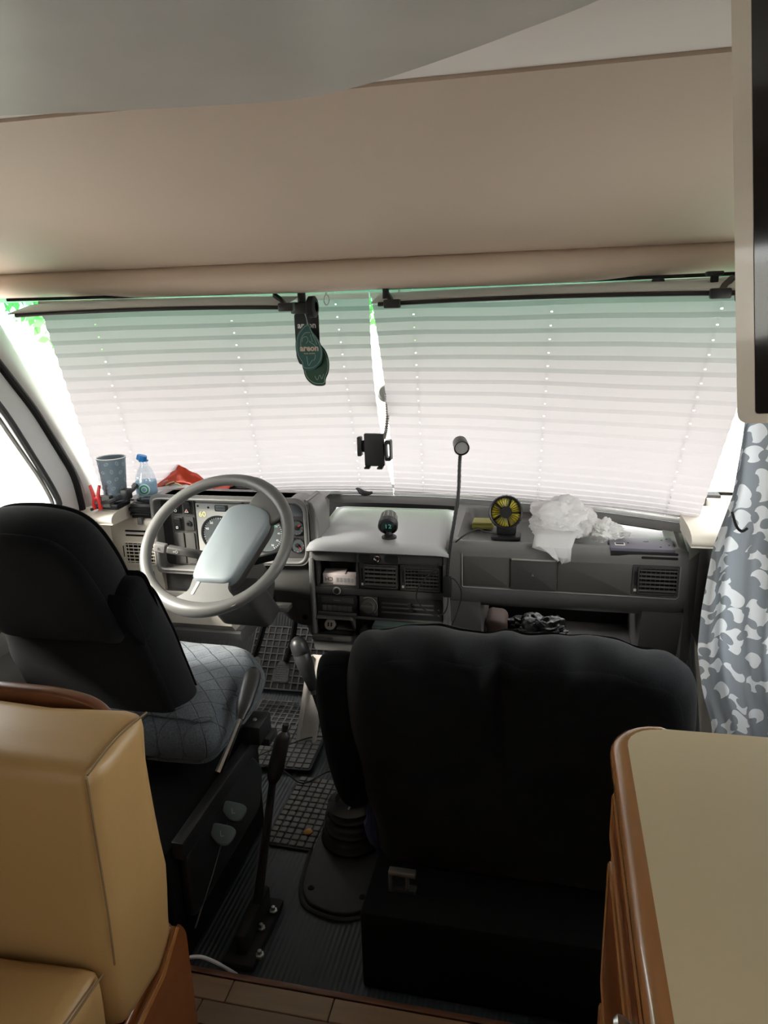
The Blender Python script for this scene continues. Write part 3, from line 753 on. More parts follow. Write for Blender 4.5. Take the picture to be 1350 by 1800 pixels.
# open cubby
cb = B(-.700, -.572, 2.078, 2.20, .603, .609).box(-.700, -.572, 2.078, 2.20, .690, .695).box(-.704, -.698, 2.078, 2.20, .603, .695).box(-.574, -.566, 2.078, 2.20, .603, .695).box(-.704, -.566, 2.196, 2.20, .603, .695)
obj('cubby', cb, 'console_dark', co)
vent(co, -.563, -.440, .606, .690, YC, n=5, nv=5, tilt=35); vent(co, -.434, -.308, .604, .688, YC, n=6, nv=9, tilt=8)
cf('fascia_strip', -.712, -.302, .578, .602, 'console_dark')
kn = obj('push_knob', MB().lathe([(.013, 0), (.013, .004), (.010, .005), (.010, .002), (0, .004)], FRONT(-.638, YC-.003, .592), 22), 'panel_grey', co)
obj('knob_cap', MB().lathe([(.0085, 0), (.0085, .006), (0, .008)], FRONT(-.638, YC-.005, .592), 18), 'black_plastic', kn)
rd = cf('radio', -.704, -.574, .508, .576, 'black_plastic', .006)
cf('radio_display', -.690, -.584, .551, .570, 'console_dark', .003, parent=rd, y=YC-.006)
text('print', 'Cassette', .0065, FRONT(-.638, YC-.0095, .561), 'panel_grey', rd, .0002)
bt = MB().rprism(rrect(.0145, .018, .001), 0, .004, .0008, FRONT(0, 0, 0)).mesh('button')
alike('button', bt, 'panel_charcoal', rd, [(-.680+.0165*k, YC-.006, .533) for k in range(6)])
cf('radio_base', -.702, -.576, .510, .519, 'panel_charcoal', .003, parent=rd, y=YC-.006)
hk = cf('fan_switch_panel', -.566, -.508, .512, .577, 'console_dark', .004)
kb = obj('rotary_knob', MB().lathe([(.024, 0), (.024, .003), (.021, .004), (.019, .016), (0, .016)], FRONT(-.537, YC-.004, .547), 26), 'panel_charcoal', hk)
obj('grip', B(-.558, -.516, YC-.030, YC-.016, .541, .553, bev=.003), 'panel_charcoal', hk)
obj('scale_arc', MB().tube([(-.537+.0285*math.cos(R(a)), YC-.005, .547+.0285*math.sin(R(a))) for a in range(-50, 121, 10)], .0012, 5), 'panel_grey', hk)
hs = cf('heater_slide_panel', -.504, -.304, .508, .578, 'black_plastic', .004)
for z in (.559, .545, .529): obj('slide_track', MB().rprism(rrect(.165, .0045, .002), 0, .003, 0, FRONT(-.412, YC-.004, z)), 'panel_charcoal', hs)
for x, z in ((-.405, .559), (-.400, .545)): obj('slider', MB().rprism(rrect(.012, .012, .002), 0, .010, .002, FRONT(x, YC-.004, z)), 'black_plastic', hs)
for z in (.545, .527): text('symbol', '<', .012, FRONT(-.315, YC-.0045, z), 'panel_grey', hs, .0002)
cf('lower_strip', -.712, -.302, .498, .507, 'panel_charcoal')
# pulled-out ashtray
at_ = obj('ashtray', MB().ring(rounded([(.062, .012), (-.062, .012), (-.068, -.052), (.062, -.052)], .012), rounded([(.055, .008), (-.055, .008), (-.060, -.044), (.055, -.044)], .01), -.03, .0, frame((-.650, 2.07, .488), (1, 0, 0), (0, -.55, .9))), 'panel_charcoal', co)
obj('tray_inside', B(-.706, -.594, 2.075, 2.13, .438, .444).box(-.706, -.594, 2.125, 2.13, .44, .495), 'hole_shade', at_)
obj('front_lip', B(-.716, -.586, 2.032, 2.050, .436, .452, bev=.004), 'panel_charcoal', at_)
text('print', 'EEE', .012, FRONT(-.655, 2.0312, .444), 'black_matt', at_, .0003)
obj('lower_body', B(-.722, -.283, 2.06, 2.30, .385, .432, bev=.010), 'dash', co)
obj('lower_well', B(-.590, -.302, 2.10, 2.106, .432, .500), 'hole_shade', co)
so = obj('power_socket', MB().lathe([(.017, 0), (.017, .008), (.012, .010), (.011, .0), (0, .0)], FRONT(-.548, 2.085, .462), 20), 'black_plastic', co)
obj('side_trim', B(-.300, -.281, 2.062, 2.08, .44, .70, bev=.006), 'dash', co)
obj('side_trim', B(-.724, -.710, 2.062, 2.08, .44, .70, bev=.006), 'dash', co)

# ================================================================== STEERING WHEEL AND COLUMN
WC = Vector((-.908, 1.82, .825)); WA = R(47)
MW = frame(WC, (1, 0, 0), (0, math.sin(WA), math.cos(WA)))       # local z faces the driver
sw_ = thing('steering_wheel', 'grey two-spoke steering wheel turned at an angle, with a smooth pale pad', 'steering wheel', WC)
pts = []; rad = []
for k in range(72):
    a = 2*PI*k/72; pts.append(MW @ Vector((.2095*math.cos(a), .2095*math.sin(a), 0)))
    # grips thicken where the spokes join
    rad.append(.0165 + .0045*max(0, math.cos(a-R(52)))**8 + .006*max(0, math.cos(a-R(262)))**8)
obj('rim', MB().tube(pts, rad, 14, closed=True), 'wheel_grey', sw_, sharp=80)
pad = rounded([(-.034, -.134), (.085, -.134), (.152, .060), (.136, .100), (.075, .122), (.015, .108), (-.030, -.06)], .030, 6)
obj('pad', MB().rprism(pad, -.02, .024, .013, MW, seg=4, dome=.006), 'wheel_pad', sw_, sharp=60)
obj('pad_shell', MB().rprism([(x*1.01+.0, y*1.01-.0) for x, y in pad], -.038, -.006, .008, MW, seg=3), 'panel_charcoal', sw_, sharp=60)
def spoke(poly, z0=-.012, z1=.012): return MB().rprism(rounded(poly, .02, 5), z0, z1, .008, MW, seg=3)
obj('spoke', spoke([(.065, .095), (.145, .055), (.190, .085), (.175, .125), (.11, .185), (.078, .155)]), 'wheel_grey', sw_, sharp=60)
obj('spoke', spoke([(-.022, -.11), (.068, -.115), (.070, -.155), (.115, -.190), (-.085, -.205), (-.024, -.165)]), 'wheel_grey', sw_, sharp=60)
obj('horn_insert', MB().rprism(rrect(.010, .045, .004), 0, .014, .002, MW @ Matrix.Translation((-.014, -.150, 0)) @ Matrix.Rotation(R(-14), 4, 'Z')), 'panel_grey', sw_)
st = MB()
for k in range(16):
    a = R(88-k*2.6); p = MW @ Vector((.199*math.cos(a), .199*math.sin(a), .004)); q = MW @ Vector((.205*math.cos(a+.02), .205*math.sin(a+.02), .013)); st.tube([p, q], .0012, 5)
o = obj('lacing', st, 'black_matt', sw_); o['kind'] = 'stuff'
sc_ = thing('steering_column', 'grey steering column shroud with two control stalks under the wheel', 'steering column', (-.90, 2.0, .60))
ax = lambda d, x=0, y=0: MW @ Vector((x, y, -d))
obj('shroud', MB().rprism(rounded([(-.065, -.085), (.075, -.085), (.065, .05), (-.055, .05)], .02, 4), -.34, -.045, .012, MW), 'console_dark', sc_, sharp=50)
obj('lower_shroud', MB().rprism(rounded([(-.06, -.13), (.10, -.13), (.12, -.06), (-.07, -.06)], .02, 4), -.30, -.09, .010, MW), 'console_dark', sc_, sharp=50)
def stalk(p0, p1, p2, mt, nm, tip=True):
    d = (Vector(p2)-Vector(p1)).normalized(); Ms = frame(p0, d, (0, 0, 1)); L0 = (Vector(p2)-Vector(p0)).length
    Mx = Ms @ Matrix(((0, 0, 1, 0), (1, 0, 0, 0), (0, 1, 0, 0), (0, 0, 0, 1)))
    mb = MB(); out = rrect(.022, .026, .005)
    o = obj(nm, mb.rprism(out, 0, L0, .004, Mx), mt, sc_); return Mx, L0, o
Mx, L0, o = stalk((-.965, 1.925, .738), (-.965, 1.925, .738), (-1.108, 1.90, .768), 'console_dark', 'indicator_stalk')
obj('stalk_tip', MB().rprism(rrect(.026, .026, .004), L0+.004, L0+.040, .004, Mx), 'dash', o)
text('print', '=O', .012, frame(Mx @ Vector((0, 0, L0-.03)) + Vector((0, -.0145, 0)), (-1, 0, 0), (0, 0, -1)) @ Matrix.Rotation(PI, 4, 'Z'), 'panel_grey', o, .0002)
text('print', 'II', .012, frame(Mx @ Vector((0, 0, L0+.022)) + Vector((0, -.0145, 0)), (-1, 0, 0), (0, 0, -1)) @ Matrix.Rotation(PI, 4, 'Z'), 'black_matt', o, .0002)
stalk((-.865, 1.93, .725), (-.865, 1.93, .725), (-.745, 1.925, .762), 'black_plastic', 'wiper_stalk')
for x in (-.872, -.80):
    o = obj('bracket', B(x-.028, x+.028, 1.985, 2.03, .545, .562, bev=.004), 'steel', sc_)
    obj('screw', MB().lathe([(.007, 0), (.006, .004), (0, .005)], frame((x, 1.99, .562), (1, 0, 0), (0, 1, 0)), 12), 'chrome', o)

# ================================================================== SEATS
def pad_mesh(out, d, e, M, wob=.0, seed=0, seg=4, dome=0):
    mb = MB().rprism(out, -d/2, d/2, e, M, seg=seg, dome=dome)
    return mb
def cushion(nm, out, d, e, M, mt, parent, wob=.006, sc=7, seed=0, sub=1, ripple=None):
    """soft block: dense grid over the outline, puffed and creased"""
    N = len(out); P = [Vector(p) for p in out]; c = sum(P, Vector((0, 0)))/N
    ts = [0, .06, .14, .26, .42, .6, .8, 1]
    vs = []; fs = []; rings = []
    def ringpts(t, z): return [(*(P[i]*(1-t)+c*t), z) for i in range(N)]
    prof = []
    mr = min((p-c).length for p in P)
    for t in reversed(ts[1:-1]): prof.append((t, -d/2 + e*max(0, 1-t*mr/e)**2*.6 - .0))
    for k in range(7):
        a = PI*k/6; prof.append((e/mr*(1-math.sin(a))*.9, -(d/2-e*.1)*math.cos(a)*.92))
    for t in ts[1:-1]: prof.append((t, d/2 - e*max(0, 1-t*mr/e)**2*.6))
    prof2 = sorted([p for p in prof if p[1] < 0], key=lambda q: q[1]) 
    mb = MB(); allp = []
    for t, z in prof: allp.append(ringpts(t, z))
    K = len(allp)
    for r_ in allp: vs += r_
    for j in range(K-1):
        for i in range(N): i2 = (i+1) % N; fs.append((j*N+i, j*N+i2, (j+1)*N+i2, (j+1)*N+i))
    vs.append((c.x, c.y, -d/2)); vs.append((c.x, c.y, d/2)); a, b = len(vs)-2, len(vs)-1
    for i in range(N): i2 = (i+1) % N; fs.append((a, i2, i)); fs.append((b, (K-1)*N+i, (K-1)*N+i2))
    if ripple: vs = [ripple(Vector(v)) for v in vs]
    mb.add(vs, fs, M); mb.wobble(wob, sc, seed)
    return obj(nm, mb, mt, parent, sharp=75, subd=sub)
def dense(out, step=.03):
    """resample a closed outline evenly"""
    res = []; N = len(out)
    for i in range(N):
        a, b = Vector(out[i]), Vector(out[(i+1) % N]); L_ = (b-a).length; n = max(1, round(L_/step))
        for k in range(n): q = a+(b-a)*k/n; res.append((q.x, q.y))
    return res
# passenger seat (seen from behind)
ps = thing('passenger_seat', 'wide black cloth passenger seat seen from behind, cover bunched along its top', 'seat', (-.05, 1.5, 0))
lean = frame((0, 1.49, 0), (1, 0, 0), (0, -.17, 1))     # local y runs up the leaning back, local z towards the viewer
po = dense(rounded([(.300, .18), (.302, .66), (.294, .76), (.262, .812), (.180, .838), (.06, .848), (-.04, .840), (-.13, .842), (-.22, .850), (-.33, .842), (-.392, .806), (-.408, .72), (-.420, .57), (-.398, .44), (-.376, .31), (-.372, .18)], .04, 4), .03)
def rip(v):
    top = sst(.72, .87, v.y)
    v.y += -.028*top + top*.004*math.sin(v.x*61) + top*.003*math.sin(v.x*29)
    v.z += -.020*math.exp(-((v.x+.085)/.022)**2)*sst(.45, .75, v.y)*(1 if v.z > 0 else 0)
    v.z += top*.012*math.sin(v.x*37+v.y*40) + top*.006*math.sin(v.x*83-v.y*50)
    return v
cushion('backrest', po, .15, .055, lean, 'seat_black', ps, .006, 9, 2, ripple=rip)
cushion('seat_cushion', dense(rounded([(.28, 1.52), (.28, 1.90), (-.34, 1.90), (-.36, 1.52)], .06, 4), .04), .15, .05, frame((0, 0, .37), (1, 0, 0), (0, 1, 0)), 'seat_black', ps, .005, 8, 5)
obj('pedestal', B(-.365, .25, 1.23, 1.76, .0, .205, bev=.01), 'base_black', ps)
obj('cover_flap', MB().tube(spline([(-.372, 1.40, .36), (-.380, 1.42, .28), (-.374, 1.44, .22), (-.355, 1.45, .16)], 5), [.012]*5+[.02]*6+[.014]*5, 8), 'blue_cover', ps)
mb = B(-.315, -.255, 1.30, 1.317, .245, .258, bev=.002).box(-.315, -.307, 1.30, 1.317, .20, .25).box(-.277, -.271, 1.30, 1.317, .20, .25).box(-.315, -.255, 1.30, 1.32, .20, .212)
obj('hinge_bracket', mb, 'steel', ps)
ar = dense(rounded([(-.402, .745), (-.468, .738), (-.486, .69), (-.484, .58), (-.470, .48), (-.452, .38), (-.43, .325), (-.375, .33), (-.372, .5), (-.382, .72)], .03, 4), .03)
cushion('armrest', ar, .085, .03, frame((0, 1.43, 0), (1, 0, 0), (0, -.06, 1)), 'seat_side', ps, .002, 9, 4)
# driver's seat
ds = thing('driver_seat', 'black high-backed driver seat with a worn blue-grey cushion and side levers', 'seat', (-1.0, 1.45, 0))
ML = frame((-.040, 1.52, .432), (1, 0, 0), (0, -.42, 1))
cushion('backrest', dense(rounded([(-.80, -.08), (-.795, .11), (-.795, .33), (-.803, .46), (-.83, .50), (-1.16, .50), (-1.22, .30), (-1.23, -.08)], .03, 4), .03), .13, .045, ML, 'seat_black', ds, .005, 9, 1)
cushion('upper_back', dense(rounded([(-.82, .36), (-.835, .55), (-.848, .64), (-.885, .69), (-.96, .708), (-1.06, .708), (-1.13, .68), (-1.19, .5), (-1.19, .36)], .05, 5), .03), .125, .045, ML @ Matrix.Translation((0, 0, .022)), 'seat_black', ds, .004, 9, 7)
cushion('cover_fold', dense(rounded([(-.795, .50), (-.80, .528), (-.87, .530), (-.89, .42), (-.81, .34), (-.797, .42)], .02, 3), .02), .10, .03, ML @ Matrix.Translation((0, 0, .02)), 'seat_side', ds, .004, 14, 3)
co_ = dense(rounded([(-.748, 1.38), (-.742, 1.70), (-.775, 1.79), (-.85, 1.825), (-1.15, 1.835), (-1.22, 1.78), (-1.23, 1.38)], .05, 4), .03)
def quilt(v):
    if v.z > 0: v.z += .0045*(abs(math.sin(v.x*38+v.y*26))+abs(math.sin(v.x*38-v.y*26)))**.7 - .012*sst(1.70, 1.84, v.y) - .02*sst(-.84, -.73, v.x)
    return v
cushion('seat_cushion', co_, .15, .06, frame((0, 0, .455), (1, 0, 0), (0, 1, 0)), 'seat_blue', ds, .003, 8, 6, ripple=quilt, sub=2)
obj('pedestal', B(-1.20, -.775, 1.18, 1.70, .0, .33, bev=.012), 'base_black', ds)
obj('slide_rail', B(-.775, -.745, 1.20, 1.72, .30, .345, bev=.005), 'black_plastic', ds)
obj('side_cover', MB().rprism(rounded([(1.22, .12), (1.62, .12), (1.66, .22), (1.60, .30), (1.22, .30)], .03, 4), 0, .025, .008, frame((-.775, 0, 0), (0, 1, 0), (0, 0, 1))), 'black_plastic', ds)
rl_ = obj('recline_handle', MB().tube(spline([(-.735, 1.615, .548), (-.728, 1.58, .535), (-.722, 1.52, .507), (-.718, 1.475, .485)], 4), [.014, .020, .023, .024, .024, .024, .023, .022, .021, .019, .016, .012, .010], 12, flat=.62), 'black_plastic', ds, sharp=70)
obj('handle_arm', MB().tube([(-.718, 1.475, .485), (-.722, 1.43, .455), (-.738, 1.38, .40)], [.008, .008, .010], 8), 'chrome', rl_)
kx = [(1.417, .266), (1.349, .255)]
for i, (yy, zz) in enumerate(kx):
    kn = obj('adjust_lever', MB().rprism(rounded([(-.030, .016), (-.028, -.010), (.000, -.028), (.026, -.022), (.034, .010), (.020, .020)], .012, 4), 0, .014, .004, frame((-.728, yy, zz), (.92, .28, 0), (-.2, .72, .66)) @ Matrix.Rotation(R(-20), 4, 'Z')), 'knob_teal', ds)
    text('symbol', 'L', .020, frame((-.728, yy, zz), (.92, .28, 0), (-.2, .72, .66)) @ Matrix.Translation((0, -.003, .0143)) @ Matrix.Rotation(R(8), 4, 'Z'), 'panel_grey', kn, .0003)
    obj('lever_stem', MB().cyl((-.775, yy, zz), (-.733, yy, zz), .008, n=10), 'black_plastic', kn)
obj('front_bracket', B(-.765, -.715, 1.575, 1.66, .345, .40, bev=.006).box(-.735, -.70, 1.60, 1.66, .33, .352, bev=.004), 'black_plastic', ds)
obj('bracket_screw', MB().lathe([(.006, 0), (.005, .003), (0, .004)], frame((-.742, 1.612, .40), (1, 0, 0), (0, 1, 0)), 10), 'steel', ds)
obj('seat_cable', MB().tube(spline([(-.752, 1.22, .10), (-.75, 1.32, .16), (-.748, 1.42, .235)], 6), .002, 6), 'panel_charcoal', ds)

# ================================================================== LEVERS, PEDALS, FLOOR THINGS
gl = thing('gear_lever', 'black gear lever with a tall rounded knob between the front seats', 'gear lever', (-.66, 1.95, .05))
gt = Vector((-.738, 1.95, .482)); gb = Vector((-.655, 1.95, .17))
obj('knob', MB().tube([gt + (gb-gt)*t for t in (0, .02, .06, .12, .16, .165, .17, .3, .4, .55)], [.008, .018, .0255, .0275, .027, .0265, .0275, .026, .021, .015], 18), 'black_plastic', gl, sharp=50)
obj('collar', MB().tube([gt + (gb-gt)*t for t in (.55, .60)], .012, 12), 'steel', gl)
obj('shaft', MB().tube([gt + (gb-gt)*.6, gb, (-.63, 1.95, .02)], .010, 10), 'black_matt', gl)
hb = thing('parking_brake', 'long black parking brake lever standing on a bolted floor bracket', 'brake lever', (-.66, 1.32, 0))
P0, P1, P2 = Vector((-.594, 1.45, .483)), Vector((-.625, 1.43, .355)), Vector((-.655, 1.34, .05))
obj('grip', MB().tube([P0+(P1-P0)*t for t in (-.04, 0, .04, .12, .7, .9, 1.05)], [.006, .008, .016, .018, .020, .017, .009], 12), 'black_plastic', hb, sharp=60)
obj('button', MB().cyl(P0-(P1-P0)*.13, P0, .008, n=10), 'black_matt', hb)
obj('shaft', MB().tube([P1, P2], [.0095, .012], 10), 'black_matt', hb)
obj('bracket', B(-.695, -.615, 1.215, 1.42, .0, .022, bev=.008).box(-.668, -.642, 1.24, 1.40, .02, .075, bev=.006), 'black_matt', hb)
for q in ((-.627, 1.375), (-.637, 1.32), (-.612, 1.248)):
    obj('bolt', MB().lathe([(.010, 0), (.010, .006), (.005, .007), (.005, .016), (0, .017)], frame((q[0], q[1], .02), (1, 0, 0), (0, 1, 0)), 6), 'steel', hb)
gt_ = thing('rubber_gaiter', 'ribbed black rubber gaiter on the cab floor beside the passenger seat', 'gaiter', (-.505, 1.68, 0))
pr = []
for k in range(40):
    t = k/39; pr.append((.088-.030*t + .007*math.cos(k*PI*2/6.5), .005+.125*t))
pr += [(.052, .136), (.044, .142), (.040, .134), (.030, .140), (.022, .150), (.012, .148), (0, .146)]
Mg = frame((-.505, 1.68, 0), (1, .1, 0), (-.1, 1, .05))
obj('bellows', MB().lathe(pr, Mg, 30), 'boot_rubber', gt_, sharp=70)
obj('clip', MB().tube([(-.50, 1.63, .14), (-.49, 1.64, .155), (-.475, 1.645, .150)], .0025, 6), 'steel', gt_)
fp = thing('floor_cover_plate', 'dark rounded cover plate screwed to the cab floor', 'cover plate', (-.50, 1.53, 0))
pl = rounded([(-.605, 1.63), (-.590, 1.475), (-.555, 1.425), (-.47, 1.405), (-.405, 1.43), (-.385, 1.52), (-.38, 1.70), (-.60, 1.72)], .05, 5)
obj('plate', MB().rprism(pl, 0, .012, .004, Matrix.Identity(4)), 'rubber', fp)
obj('plate_rim', MB().tube([(x, yy, .003) for x, yy in [((a+.495)*1.06-.495, (b-1.56)*1.08+1.56) for a, b in pl]], .006, 6, closed=True), 'rubber', fp)
for q in ((-.563, 1.475), (-.425, 1.47)): obj('screw', MB().lathe([(.009, 0), (.007, .003), (.003, .003), (.003, .001), (0, .001)], frame((q[0], q[1], .0115), (1, 0, 0), (0, 1, 0)), 12), 'black_matt', fp)
# rubber mats with their raised pads
def pads_mat(nm, label, corner, ex, ey, nx_, ny_, p, mt, base):
    Mm = frame(corner, ex, ey); t = thing(nm, label, 'floor mat', corner, 'rubber floor mats')
    w, l = nx_*p+.008, ny_*p+.008
    obj('base', MB().rprism(rounded([(0, 0), (w, 0), (w, l), (0, l)], .012, 3), 0, .006, .001, Mm), base, t)
    me = B(-p*.41, p*.41, -p*.41, p*.41, 0, .005, bev=.001, seg=1).mesh('pad'); me.materials.append(MATS[mt])
    eu = Mm.to_euler()
    for i in range(nx_):
        for j in range(ny_):
            o = link(bpy.data.objects.new('pad', me), t, Mm @ Vector((.004+p*(i+.5), .004+p*(j+.5), .0055))); o.rotation_euler = eu
pads_mat('rubber_mat', 'black rubber mat of raised squares nearest the wooden floor, a dry leaf on it', (-.752, 1.612, .001), (1, -.02, 0), (-.13, 1, 0), 8, 13, .0235, 'rubber_grey', 'rubber')
pads_mat('rubber_mat', 'middle rubber mat of raised squares, lying under the thin black cable', (-.99, 1.93, .014), (1, .04, 0), (-.06, 1, 0), 10, 9, .0265, 'rubber_grey', 'rubber')
def rib_mat(nm, label, corner, ex, ey, nx_, ny_, px_, py_):
    Mm = frame(corner, ex, ey); t = thing(nm, label, 'floor mat', corner, 'rubber floor mats'); w, l = nx_*px_, ny_*py_
    obj('base', MB().rprism(rounded([(0, 0), (w, 0), (w, l), (0, l)], .01, 3), 0, .005, .001, Mm), 'rubber', t)
    eu = Mm.to_euler()
    a = B(-.003, .003, 0, l, 0, .005, bev=.001, seg=1).mesh('rib'); b = B(0, w, -.003, .003, 0, .005, bev=.001, seg=1).mesh('rib')
    for me, ps_ in ((a, [(px_*i, 0, .0045) for i in range(nx_+1)]), (b, [(0, py_*j, .0045) for j in range(ny_+1)])):
        me.materials.append(MATS['rubber_grey'])
        for q in ps_: o = link(bpy.data.objects.new('rib', me), t, Mm @ Vector(q)); o.rotation_euler = eu
rib_mat('rubber_mat', 'worn rubber mat with pale ribs, in front of the driver seat', (-1.03, 2.175, .008), (1, .02, 0), (-.03, 1, .04), 10, 7, .0255, .026)
rib_mat('rubber_mat', 'rubber mat with ribs on the slope under the pedals', (-1.12, 2.37, .045), (1, .02, 0), (-.02, .72, .70), 13, 9, .0265, .028)
lf_ = MB().rprism(rounded([(-.014, 0), (-.006, -.010), (.010, -.008), (.017, .003), (.006, .011), (-.008, .009)], .005, 3), 0, .0035, .001, frame((-.637, 1.672, .0125), (1, .2, 0), (0, 1, .3)), dome=.003)
tag(obj('dry_leaf', lf_, 'dry_leaf'), 'small curled orange-brown dry leaf on the nearest rubber mat', 'leaf')
# pedals
def pedal(nm, label, x, yy, z, w, h, arm):
    t = thing(nm, label, 'pedal', (x, yy, z))
    Mp = frame((x, yy, z), (1, .05, 0), (-.05, .75, .66))
    obj('pad', MB().rprism(rounded([(-w*.5, -h*.5), (w*.5, -h*.5), (w*.42, h*.35), (w*.2, h*.5), (-w*.2, h*.5), (-w*.42, h*.35)], .014, 4), -.006, .010, .004, Mp), 'rubber_grey', t)
    st_ = B(-.0022, .0022, -.0022, .0022, 0, .002).mesh('stud'); st_.materials.append(MATS['rubber_grey'])
    n = 0
    mbs = MB()
    for i in range(7):
        for j in range(8):
            mbs.box(-.0024, .0024, -.0024, .0024, .0095, .012, M=Mp @ Matrix.Translation((-w*.34+w*.68*i/6, -h*.42+h*.72*j/7, 0)))
    o = obj('tread', mbs, 'rubber_grey', t); o['kind'] = 'stuff'
    obj('arm', MB().tube(spline(arm, 5), .011, 8), 'black_matt', t)
pedal('accelerator_pedal', 'ribbed dark accelerator pedal hanging over the rubber mat', -.945, 2.33, .145, .062, .085, [(-.935, 2.35, .18), (-.915, 2.38, .26), (-.905, 2.42, .36), (-.90, 2.5, .46)])
pedal('brake_pedal', 'dark brake pedal partly hidden behind the driver seat cushion', -1.06, 2.33, .17, .07, .06, [(-1.06, 2.35, .19), (-1.03, 2.39, .30), (-1.0, 2.46, .46)])
obj_ = obj('heater_duct', MB().tube(spline([(-.80, 2.36, .42), (-.81, 2.40, .33), (-.78, 2.42, .25), (-.73, 2.42, .20)], 5), [.05, .052, .05, .052, .05, .048, .05, .048, .046, .048, .044, .046, .044, .042, .04, .04], 12), 'rubber')
tag(obj_, 'black ribbed air duct under the dashboard beside the pedals', 'duct')
mc = thing('metal_channel', 'bare worn metal channel standing beside the gear lever', 'metal channel', (-.77, 2.09, .01))
P = lambda x, z, d=0: (x, 2.10+d, z)
def bar(x0b, x1b, x0t, x1t, d0, d1): return MB().add([P(x0b, .015, d0), P(x1b, .015, d0), P(x1t, .31, d0+.07), P(x0t, .31, d0+.07), P(x0b, .015, d1), P(x1b, .015, d1), P(x1t, .31, d1+.07), P(x0t, .31, d1+.07)], [(0,1,2,3),(7,6,5,4),(0,4,5,1),(1,5,6,2),(2,6,7,3),(3,7,4,0)])
obj('web', bar(-.815, -.752, -.775, -.715, 0, .006), 'worn_steel', mc)
obj('flange', bar(-.818, -.806, -.778, -.766, -.014, .006), 'worn_steel', mc)
obj('flange', bar(-.760, -.748, -.724, -.712, -.014, .006), 'worn_steel', mc)
# thin cable across the mats
cb_ = MB().tube(spline([(-.965, 1.86, .03), (-.90, 1.97, .036), (-.83, 2.04, .036), (-.76, 2.10, .036), (-.68, 2.12, .03)], 8), .0022, 6)
tag(obj('floor_cable', cb_, 'cable_black'), 'thin black cable lying across the middle rubber mat', 'cable', 'black cables on the floor mats')
cb_ = MB().tube(spline([(-.93, 1.86, .028), (-.84, 1.93, .034), (-.78, 1.90, .03), (-.72, 1.88, .016), (-.66, 1.95, .016), (-.60, 1.99, .008)], 8), .0022, 6)
tag(obj('floor_cable', cb_, 'cable_black'), 'looped black cable sagging towards the passenger seat', 'cable', 'black cables on the floor mats')
tag(obj('white_cable', MB().tube(spline([(-.85, 1.04, .084), (-.765, 1.085, .086), (-.735, 1.13, .105), (-.705, 1.142, .11), (-.680, 1.155, .09), (-.66, 1.17, .06), (-.65, 1.20, .01)], 6), .004, 8), 'cable_white'), 'white cable bent over the edge of the wooden floor', 'cable')

# ================================================================== CREAM BENCH, KITCHEN UNIT, TV, CURTAIN
cbn = thing('dinette_bench', 'cream vinyl dinette bench with wooden side and back boards', 'bench', (-.85, .5, .08))
def vinyl(x0, x1, y0, y1, z0, z1, e, nm, seed):
    bm = bmesh.new(); bmesh.ops.create_cube(bm, size=1)
    for v in bm.verts: v.co = (x0+(v.co.x+.5)*(x1-x0), y0+(v.co.y+.5)*(y1-y0), z0+(v.co.z+.5)*(z1-z0))
    bmesh.ops.bevel(bm, geom=bm.edges[:], offset=e, segments=3, affect='EDGES', profile=.6)
    bmesh.ops.subdivide_edges(bm, edges=[e_ for e_ in bm.edges if e_.calc_length() > .05], cuts=7, use_grid_fill=True)
    bmesh.ops.triangulate(bm, faces=[f for f in bm.faces if len(f.verts) > 4])
    bm.verts.index_update(); mb = MB().add([v.co.copy() for v in bm.verts], [[v.index for v in f.verts] for f in bm.faces]); bm.free()
    mb.wobble(.010, 6, seed); mb.wobble(.0025, 22, seed+3)
    return obj(nm, mb, 'cream', cbn, sharp=60)
vinyl(-1.55, -.562, .70, .855, .46, .893, .026, 'back_cushion', 1)
vinyl(-1.55, -.572, .12, .692, .45, .588, .028, 'seat_cushion', 2)
for pth in ([(-.562, .853, .889), (-.563, .777, .893), (-.559, .703, .888)], [(-.559, .701, .885), (-.5565, .6975, .80), (-.5575, .699, .68), (-.560, .699, .59)], [(-.572, .688, .583), (-.571, .50, .588), (-.571, .25, .588)]):
    obj('seam', MB().tube(spline(pth, 6), .0016, 6), 'seam', cbn)
obj('back_board', MB().rprism(rounded([(-1.55, .30), (-.625, .30), (-.625, .85), (-.655, .888), (-.72, .901), (-1.55, .901)], .03, 5), 0, .022, .006, frame((0, .885, 0), (1, 0, 0), (0, 0, 1))), 'wood_brown', cbn)
sb = [(.872, .07), (.872, .47), (.852, .505), (.80, .465), (.70, .445), (.10, .445), (.10, .07)]
obj('side_board', MB().rprism(rounded(sb, .012, 3)[::-1], 0, .020, .006, frame((-.578, 0, 0), (0, 1, 0), (0, 0, 1))), 'wood_cab', cbn)
obj('side_moulding', MB().tube([(-.562, .855, .500), (-.561, .80, .462), (-.561, .70, .442), (-.561, .20, .442)], .007, 8), 'wood_trim', cbn)
obj('base_box', B(-1.55, -.58, .12, .885, .08, .445), 'wood_brown', cbn)

